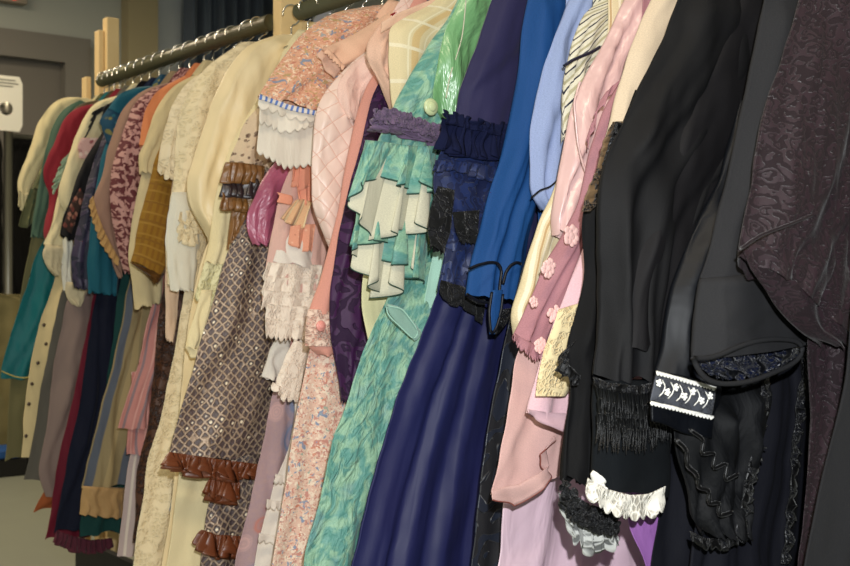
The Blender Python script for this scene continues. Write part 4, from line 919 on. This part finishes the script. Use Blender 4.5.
loft(g, 'sleeve_opening', [(130, 262), (138, 268), (150, 276)], [(164, 274), (160, 281), (156, 284)], plain('brown_lining', '#5b3a14'), ds=-.012, th=.012, n=1, rx=0)
g = garment('beaded_net_skirt', 'dark brown beaded net skirt between the striped pink and ivory lace dresses', 'skirt', 2.98)
skirt(g, [(164, 285), (160, 310), (156, 340), (155, 360), (151, 400), (148, 425), (144, 440), (138, 456), (136, 490), (135, 531), (133, 545)], DBS, n=4, amp=.008, uR=-.1, top=(.12, 1.3))
tube(g, 'waist_tape', [(-.12, g['s'], 1.29), (0, g['s'], 1.69), (.12, g['s'], 1.29)], .003, DBS)
BGE = plain('beige_linen', '#cbb88c', '#d3c298', .85)
g = garment('beige_blouse', 'beige linen blouse with a gathered elbow and long ribbed cuff', 'blouse', 3.04)
bodice(g, BGE)
sleeve(g, [(198, 74), (186, 79), (174, 86), (165, 95), (158, 105), (152, 117), (148, 130), (144, 142), (139, 152), (138, 163), (140, 173)], [(225, 78), (215, 85), (205, 95), (196, 106), (188, 118), (182, 130), (176, 142), (170, 155), (162, 166), (152, 174)], BGE, n=3, amp=.006, rx=0)
sleeve(g, [(142, 172), (137, 195), (131, 222), (129, 245), (129, 264), (132, 284), (135, 308)], [(165, 172), (163, 195), (161, 222), (162, 250), (163, 270), (163, 285), (160, 302)], BGE, name='lower_sleeve', n=2, amp=.005, ds=0, rx=0)
COR = plain('coral_crepe', '#d08255', '#ca7a50', .8)
PST = stripes('pink_grey_striped_taffeta', '#c08078', [('#8c7478', 26, .22, 0, 0), ('#d39a90', 26, .16, .4, 0)], .6, hs=.6)
LST = stripes('lilac_striped_cotton', '#b9a6a2', [('#d8cbbd', 34, .3, 0, 0)], .8)
g = garment('striped_dress', 'dress with coral sleeve and pink and grey striped taffeta skirt', 'dress', 3.1)
bodice(g, COR)
sleeve(g, [(184, 76), (174, 81), (164, 86), (155, 93), (150, 100), (146, 108), (143, 120), (141, 132), (139, 144)], [(200, 82), (194, 90), (188, 98), (182, 106), (176, 116), (172, 126), (168, 136), (162, 146), (158, 152)], COR, n=2, amp=.004, rx=0)
skirt(g, [(152, 296), (150, 310), (145, 330), (141, 352), (138, 368), (133, 380), (126, 400), (121, 418), (118, 430)], PST, n=5, amp=.010, uR=-.1, top=(.10, 1.2), drop=-.02)
skirt(g, [(128, 430), (127, 445), (127, 456)], PST, 'skirt_flounce', n=5, amp=.010, uR=-.1, top=(.22, .8), ds=.004)
skirt(g, [(131, 440), (128, 470), (124, 499), (120, 530), (117, 556)], LST, 'underskirt', n=6, amp=.010, uR=-.1, ds=.010, top=(.22, .8))
def toile():
    t = NT('maroon_toile_print'); k = t.step(t.noise(t.sc(75, 65), 1, 3, .6), .47, .53)
    c = t.mix(k, lin('#5d2429'), lin('#b98c84')); return t.fin(c, .8, wrinkles(t), .35, .006, .1, wv=0)
TOI = toile()
g = garment('toile_dress', 'maroon and pink toile-print dress with mottled pattern', 'dress', 3.19)
bodice(g, TOI)
sleeve(g, [(178, 80), (165, 85), (150, 90), (140, 96), (134, 104), (129, 114), (125, 127), (120, 142), (114, 158), (110, 174), (109, 192), (110, 212), (112, 224), (115, 236), (120, 254), (125, 272)], [(198, 86), (190, 92), (182, 98), (174, 106), (168, 116), (162, 128), (158, 142), (155, 158), (152, 174), (150, 192), (148, 212), (146, 225), (144, 238), (141, 256), (137, 274)], TOI, n=3, amp=.007, th=.03, rx=0)
TNC = plain('taupe_crepe', '#9c8766', '#8f7b60', .8); MVT = plain('mauve_taupe_crepe', '#957663', '#8c6d60', .8)
ORR = plain('ochre_frill', '#b8935e', '#ad8654', .8)
STK = stripes('taupe_blue_stripe', '#897a58', [('#4f5662', 10, .28, 0, 0), ('#9c8a62', 10, .2, .5, 0)], .7)
BRDR = plain('amber_hem_braid', '#ab8b5e', '#9d7d52', .7, f=30, hs=.8)
g = garment('taupe_gown', 'taupe gown with an ochre frilled sleeve and amber border above the hem', 'gown', 3.26)
bodice(g, TNC)
skirt(g, [(128, 285), (124, 308), (120, 331), (115, 356), (107, 384), (101, 405), (97, 424), (90, 449), (85, 468), (81, 489)], STK, n=5, amp=.011, uR=-.1, top=(.12, 1.2), hem=.003)
loft(g, 'hem_border', [(82, 486), (80, 500), (78, 514)], [(126, 488), (125, 502), (124, 518)], BRDR, th=.024, n=4, amp=.008, ds=-.006, rx=0, cap=.9, hem=.003, label='amber border band')
sleeve(g, [(170, 82), (160, 84), (150, 87), (140, 91), (132, 97), (124, 106), (117, 118), (112, 132), (108, 146), (104, 164), (101, 184), (93, 194), (90, 204), (94, 220), (101, 236), (110, 252), (115, 262)], [(186, 88), (178, 92), (170, 96), (162, 102), (155, 110), (148, 120), (142, 132), (137, 146), (132, 160), (128, 175), (126, 190), (124, 205), (123, 218), (122, 230), (121, 242), (121, 254), (120, 264)], MVT, n=2, amp=.005, th=.024, rx=0)
ruffle(g, 'frill', [(93, 196), (97, 212), (103, 228), (111, 244), (119, 258)], [(89, 203), (92, 220), (98, 238), (107, 254), (117, 266)], ORR, 9, .006, -.045, sc=.2, m=9, rows=7, wr=.001, curl=.6, label='ochre frill')
sleeve(g, [(111, 256), (113, 266), (117, 276)], [(120, 256), (122, 266), (123, 278)], MVT, name='sleeve_ribbon', n=1, ds=-.005, rx=0, th=.008)
TLB = plain('dark_teal_cotton', '#175a66', '#1a4c62', .8); YEB = floral('blue_yellow_print', '#23485e', [('#8d8440', 40, .45), ('#2f6c78', 55, .3)])
DTE = plain('bottle_green_cloth', '#153f3c', '#123633', .8)
g = garment('teal_print_dress', 'dark teal dress with yellow-printed yoke and a bottle green hem near the floor', 'dress', 3.33)
bodice(g, YEB)
sleeve(g, [(150, 86), (138, 87), (128, 90), (119, 94), (112, 102), (108, 110)], [(170, 92), (162, 96), (154, 100), (146, 105), (138, 112), (132, 120)], TLB, n=2, amp=.004, ds=-.014, rx=0)
sleeve(g, [(116, 98), (110, 107), (103, 116), (99, 122), (104, 132), (107, 144)], [(145, 100), (140, 110), (134, 122), (130, 134), (126, 146), (124, 156)], YEB, name='sleeve', n=2, amp=.004, rx=0)
sleeve(g, [(110, 130), (105, 145), (100, 165), (96, 186), (93, 206), (90, 227), (88, 250), (87, 292)], [(130, 130), (128, 150), (126, 170), (124, 190), (122, 210), (121, 230), (120, 262), (118, 295)], TLB, name='tunic', n=3, amp=.006, ds=.002, rx=0)
skirt(g, [(118, 290), (114, 330), (110, 356), (104, 400), (98, 440), (88, 490), (80, 518), (79, 536)], DTE, n=5, amp=.009, uR=-.1, top=(.12, 1.2), ds=.004)
NLC = brocade('indigo_lace_brocade', '#1a1a30', '#332a44', 24, .7, .003)
NVY = plain('midnight_navy_wool', '#0e1222', '#131729', .85)
NVB = plain('navy_cotton', '#121c33', '#17233c', .8)
g = garment('indigo_lace_gown', 'indigo lace gown over a long midnight navy skirt', 'gown', 3.4)
bodice(g, NVB)
skirt(g, [(95, 292), (92, 312), (88, 340), (84, 372), (80, 400), (74, 430), (69, 452), (62, 490), (57, 515), (54, 532)], NVY, n=5, amp=.010, uR=-.1, top=(.12, 1.2))
sleeve(g, [(115, 118), (106, 130), (100, 142), (94, 160), (88, 180), (82, 205), (79, 222), (74, 240), (71, 258), (71, 272), (75, 288)], [(135, 118), (128, 135), (122, 150), (116, 170), (112, 190), (108, 210), (104, 230), (100, 250), (97, 265), (94, 278), (92, 290)], NLC, n=3, amp=.006, rx=0)
MARF = plain('maroon_net_ruffle', '#4b1f2c', '#5c2a36', .8, f=40, hs=.9)
ruffle(g, 'net_ruffle', [(56, 530), (72, 536), (90, 540), (112, 538)], [(52, 542), (68, 551), (88, 554), (114, 548)], MARF, 12, .012, -.0, sc=.15, m=16, rows=8, wr=.003, label='maroon net ruffle at the hem')
BKV = plain('black_crepe', '#0f0e10', '#151316', .8)
CUFF = floral('rose_tapestry', '#3a2a24', [('#b77d68', 60, .5), ('#7c4038', 50, .4)])
CRI = plain('crimson_velvet', '#6c1226', '#5a0f22', .7, .4)
g = garment('black_crepe_jacket', 'black crepe jacket with a rose tapestry cuff over a narrow crimson skirt', 'jacket', 3.47)
bodice(g, BKV)
skirt(g, [(94, 290), (90, 312), (87, 334), (81, 362), (75, 389), (70, 408), (67, 425), (62, 444), (57, 463), (52, 495), (49, 524), (44, 540)], CRI, n=4, amp=.010, uR=-.1, top=(.12, 1.2), label='crimson velvet skirt')
sleeve(g, [(105, 128), (96, 142), (88, 155), (82, 165), (77, 178), (73, 190), (69, 203), (62, 220), (60, 235)], [(120, 128), (112, 145), (106, 160), (100, 175), (95, 190), (90, 205), (85, 220), (79, 232), (73, 241)], BKV, n=2, amp=.004, rx=0)
patch(g, 'tapestry_cuff', ([(80, 188), (72, 202), (66, 214), (62, 226)], [(84, 196), (80, 210), (76, 222), (72, 234)]), CUFF, -.048, .005, label='rose tapestry cuff')
CRJ = plain('cream_flannel', '#d2c49a', '#dccda4', .85)
BLC = lace('black_corded_lace', '#0e0d0f', '#252224', 90, .7, hd=.004)
MVS = plain('greyed_mauve_cloth', '#7e6c66', '#87756c', .8)
RST = plain('rust_cloth', '#8a4a24', '#7c4020', .8)
PKF = floral('pink_rosebud_print', '#d7aaa0', [('#8b2f3c', 50, .45), ('#e6d0c0', 60, .4)])
WCF = plain('white_crumpled_cuff', '#cfc3a0', '#bfae8c', .85, f=30, hs=1)
g = garment('cream_flannel_dress', 'cream flannel-sleeved dress with black corded lace at the shoulder and greyed mauve skirt', 'dress', 3.534)
bodice(g, CRJ)
skirt(g, [(67, 300), (61, 328), (55, 356), (52, 376), (50, 396), (47, 425), (43, 450), (37, 474), (41, 484), (45, 496)], MVS, n=4, amp=.010, uR=-.1, top=(.12, 1.2), drop=-.03)
skirt(g, [(45, 488), (38, 500), (33, 511)], RST, 'petticoat', n=3, amp=.008, uR=.02, ds=.008, top=(.24, .55), label='rust petticoat hem')
sleeve(g, [(124, 94), (112, 97), (103, 99), (95, 102), (89, 109), (85, 116), (81, 124), (77, 133), (72, 143), (68, 155), (64, 167), (60, 182), (57, 197), (60, 206), (67, 213)], [(135, 100), (126, 104), (118, 110), (112, 117), (107, 125), (102, 134), (98, 144), (94, 154), (90, 164), (86, 174), (83, 184), (80, 194), (77, 202), (75, 208), (72, 213)], CRJ, n=2, amp=.004, rx=0)
ruffle(g, 'corded_lace', [(112, 102), (100, 108), (94, 122), (88, 134)], [(104, 122), (92, 112), (88, 130), (82, 142)], BLC, 4, .006, -.045, sc=.4, m=7, rows=7, label='black corded lace')
patch(g, 'printed_yoke', ([(82, 138), (78, 146), (80, 158)], [(98, 138), (96, 150), (92, 160)]), PKF, -.045, .005)
sleeve(g, [(66, 282), (65, 290), (67, 298), (74, 306)], [(90, 282), (88, 290), (84, 298), (78, 306)], WCF, name='hanging_cuff', n=3, ds=-.012, rx=0, wr=.004)
MNT = lace('mint_lace', '#9fb49a', '#7d9580', 70, .8)
GRY = plain('slate_grey_wool', '#5f5b52', '#57544c', .85)
g = garment('mint_trimmed_dress', 'slate grey dress with mint lace elbow ruffle and crumpled white cuff', 'dress', 3.595)
bodice(g, GRY)
skirt(g, [(62, 290), (58, 305), (53, 330), (47, 356), (42, 380), (38, 405), (35, 425), (31, 449), (27, 470), (24, 481)], GRY, n=4, amp=.009, uR=-.1, top=(.12, 1.2))
ruffle(g, 'mint_ruffle', [(70, 152), (66, 166), (61, 180), (56, 190)], [(62, 160), (56, 174), (51, 188), (53, 197)], MNT, 4, .006, -.04, sc=.3, m=6, rows=7, label='mint lace ruffle')
sleeve(g, [(76, 150), (68, 165), (61, 185), (56, 205), (52, 225), (44, 245)], [(88, 150), (82, 170), (76, 190), (71, 210), (66, 230), (62, 250)], CRJ, n=2, ds=-.004, rx=0)
sleeve(g, [(46, 244), (42, 253), (44, 262), (48, 270), (54, 275)], [(66, 246), (66, 255), (64, 263), (61, 270), (58, 276)], WCF, name='crumpled_cuff', n=3, ds=-.018, rx=0, wr=.005)
sleeve(g, [(62, 205), (62, 240), (62, 270), (64, 290)], [(74, 205), (73, 240), (72, 270), (72, 290)], IVW, name='sash', n=2, ds=-.024, rx=0, th=.01)
RED = plain('crimson_crepe', '#7c1f2a', '#8a2430', .8, .2)
BTS = plain('cream_button_cloth', '#cdb888', '#d6c292', .85)
BTN = simple('dark_shell_button', '#4b3a2a', .4)
g = garment('crimson_blouse_dress', 'crimson-sleeved costume with a narrow cream front closed by dark buttons', 'dress', 3.663)
bodice(g, RED)
bf = skirt(g, [(60, 250), (57, 268), (54, 284), (48, 300), (42, 316), (36, 334), (32, 354), (28, 382), (24, 409), (22, 432), (21, 456)], BTS, 'buttoned_front', n=2, amp=.004, uR=-.05, top=(.12, 1.35))
sleeve(g, [(92, 104), (82, 106), (74, 109), (68, 114), (62, 121), (58, 131), (55, 140), (50, 150), (46, 160), (42, 172), (43, 184), (51, 196), (48, 210), (45, 222), (42, 234), (42, 242), (48, 245)], [(105, 112), (99, 118), (93, 125), (88, 133), (83, 141), (79, 150), (75, 160), (72, 170), (69, 180), (67, 190), (65, 200), (63, 210), (61, 220), (59, 228), (57, 235), (55, 240), (53, 245)], RED, n=3, amp=.005, rx=0)
for k, (x, y) in enumerate(((42, 325), (44, 344), (38, 363), (32, 384), (29, 404), (26, 436))): button(g, (x+2 if k < 2 else x, y), .006, BTN, -.022, parent=bf)
DBN = plain('dark_brown_cotton', '#57462f', '#4c3d2b')
g = garment('brown_jacket', 'dark brown jacket showing only its shoulder behind the crimson sleeve', 'jacket', 3.706)
bodice(g, DBN)
sleeve(g, [(98, 100), (88, 102), (78, 105), (72, 110), (68, 118), (66, 128)], [(108, 108), (104, 114), (99, 121), (94, 128), (90, 136), (86, 144)], DBN, n=2, rx=0)
TEG = plain('sea_teal_satin', '#0f6a68', '#0b5560', .5, .2, f=8, hs=.4)
TGT = plain('green_teal_sleeve_cloth', '#4a6250', '#3c5648', .7)
g = garment('teal_gown', 'bright teal gown with a thin gold line above the hem, second from the far end', 'gown', 3.749)
bodice(g, TEG)
skirt(g, [(47, 235), (42, 244), (37, 250), (33, 262), (30, 277), (25, 291), (19, 308), (12, 329), (6, 350), (1, 371), (1, 378)], TEG, n=5, amp=.012, uR=-.1, top=(.12, 1.4), drop=.03)
piping(g, 'gold_line', [(1.5, 371), (8, 374), (16, 377), (24, 378), (29, 377)], simple('gold_cord', '#b9a860', .4), .0022, -.045)
sleeve(g, [(80, 100), (70, 104), (62, 110), (57, 117), (52, 128), (48, 142), (44, 160), (40, 180), (35, 200), (32, 222), (30, 236)], [(92, 106), (86, 112), (80, 120), (74, 130), (70, 142), (66, 160), (62, 180), (56, 200), (50, 220), (44, 238)], TGT, n=3, amp=.006, rx=0, ds=-.006)
OLV = floral('olive_green_print', '#55573a', [('#7c7a50', 50, .4), ('#3a4a38', 40, .4)])
g = garment('olive_print_dress', 'olive green printed dress with ruffled cuffs beside the cream blouse at the far end', 'dress', 3.792)
bodice(g, OLV)
sleeve(g, [(62, 120), (54, 135), (48, 150), (42, 165), (36, 180), (30, 190)], [(75, 120), (70, 135), (65, 150), (60, 165), (54, 180), (46, 190)], OLV, n=2, rx=0)
ruffle(g, 'cuff_ruffle', [(30, 188), (36, 190), (46, 188)], [(18, 226), (28, 228), (38, 214)], OLV, 3, .008, -.03, rows=9, wr=.002)
skirt(g, [(34, 225), (30, 245), (26, 262), (22, 285), (18, 320), (12, 360), (8, 420), (4, 460)], plain('drab_cotton', '#6f6a48', '#625d40'), n=4, amp=.004, th=.010, uR=-.1, top=(.12, 1.4))
CBL = plain('buff_cream_cotton', '#cdbf92', '#d8c99c', .85)
g = garment('cream_blouse', 'buff cream blouse with a ruffled cuff, leftmost costume on the rack', 'blouse', 3.835)
bodice(g, CBL)
sleeve(g, [(86, 98), (76, 97), (66, 97), (58, 99), (50, 105), (44, 113), (38, 123), (34, 134), (30, 146), (26, 156), (21, 170), (17, 184), (17, 191), (20, 196)], [(100, 102), (92, 106), (84, 110), (76, 115), (70, 121), (64, 128), (58, 136), (53, 145), (48, 154), (44, 163), (40, 172), (36, 180), (33, 187), (29, 194)], CBL, n=2, amp=.005, rx=0)
ruffle(g, 'cuff_ruffle', [(19, 190), (24, 194), (30, 192)], [(18, 207), (23, 211), (29, 204)], CBL, 3, .006, -.035, rows=8, wr=.002)
# ---------------------------------------------------------------- coat hangers
P_RED = simple('red_plastic', '#b3202a', .4); P_WHT = simple('white_plastic', '#dcdcd8', .4); P_GRN = simple('green_plastic', '#2e7a4a', .4)
i = 0
for g in GARMENTS:
    s = g['s']; gl = g['root']['label']
    if s < 1.9: continue
    what = g['root'].name.split('.')[0].replace('_', ' ')
    hm, hn = {'quilted_jacket': (P_RED, 'red plastic'), 'salmon_dress': (P_WHT, 'white plastic'), 'velvet_gown': (P_GRN, 'green plastic')}.get(g['root'].name, (M_chrome, 'chrome wire'))
    r = root('coat_hanger', hn+' hanger holding the ' + ' '.join(gl.split(',')[0].split(' with ')[0].split()[:11]), 'hanger', (0, s, 1.70), 'coat hangers hooked over the rails')
    rr = .026; ry = s; parts = []
    P = [(0, ry, 1.67), (0, ry, 1.712)]
    sw = random.Random(int(s*100)).uniform(-.012, .012)
    for k in range(12):
        a = -math.pi/2+.2+k*(math.pi*1.5)/11
        P.append((rr*math.cos(a)*1.0, ry+sw*math.sin(a), 1.745+rr*math.sin(a)))
    tube(None, 'hook', P, .0022 if hm == M_chrome else .0035, hm, parent=r, seg=6)
    tube(None, 'shoulder_bar', [(-.07, s, 1.638), (-.03, s, 1.66), (0, s, 1.672), (.05, s, 1.655), (.14, s, 1.60)], .003, hm, parent=r, seg=6)
bpy.context.view_layer.update()
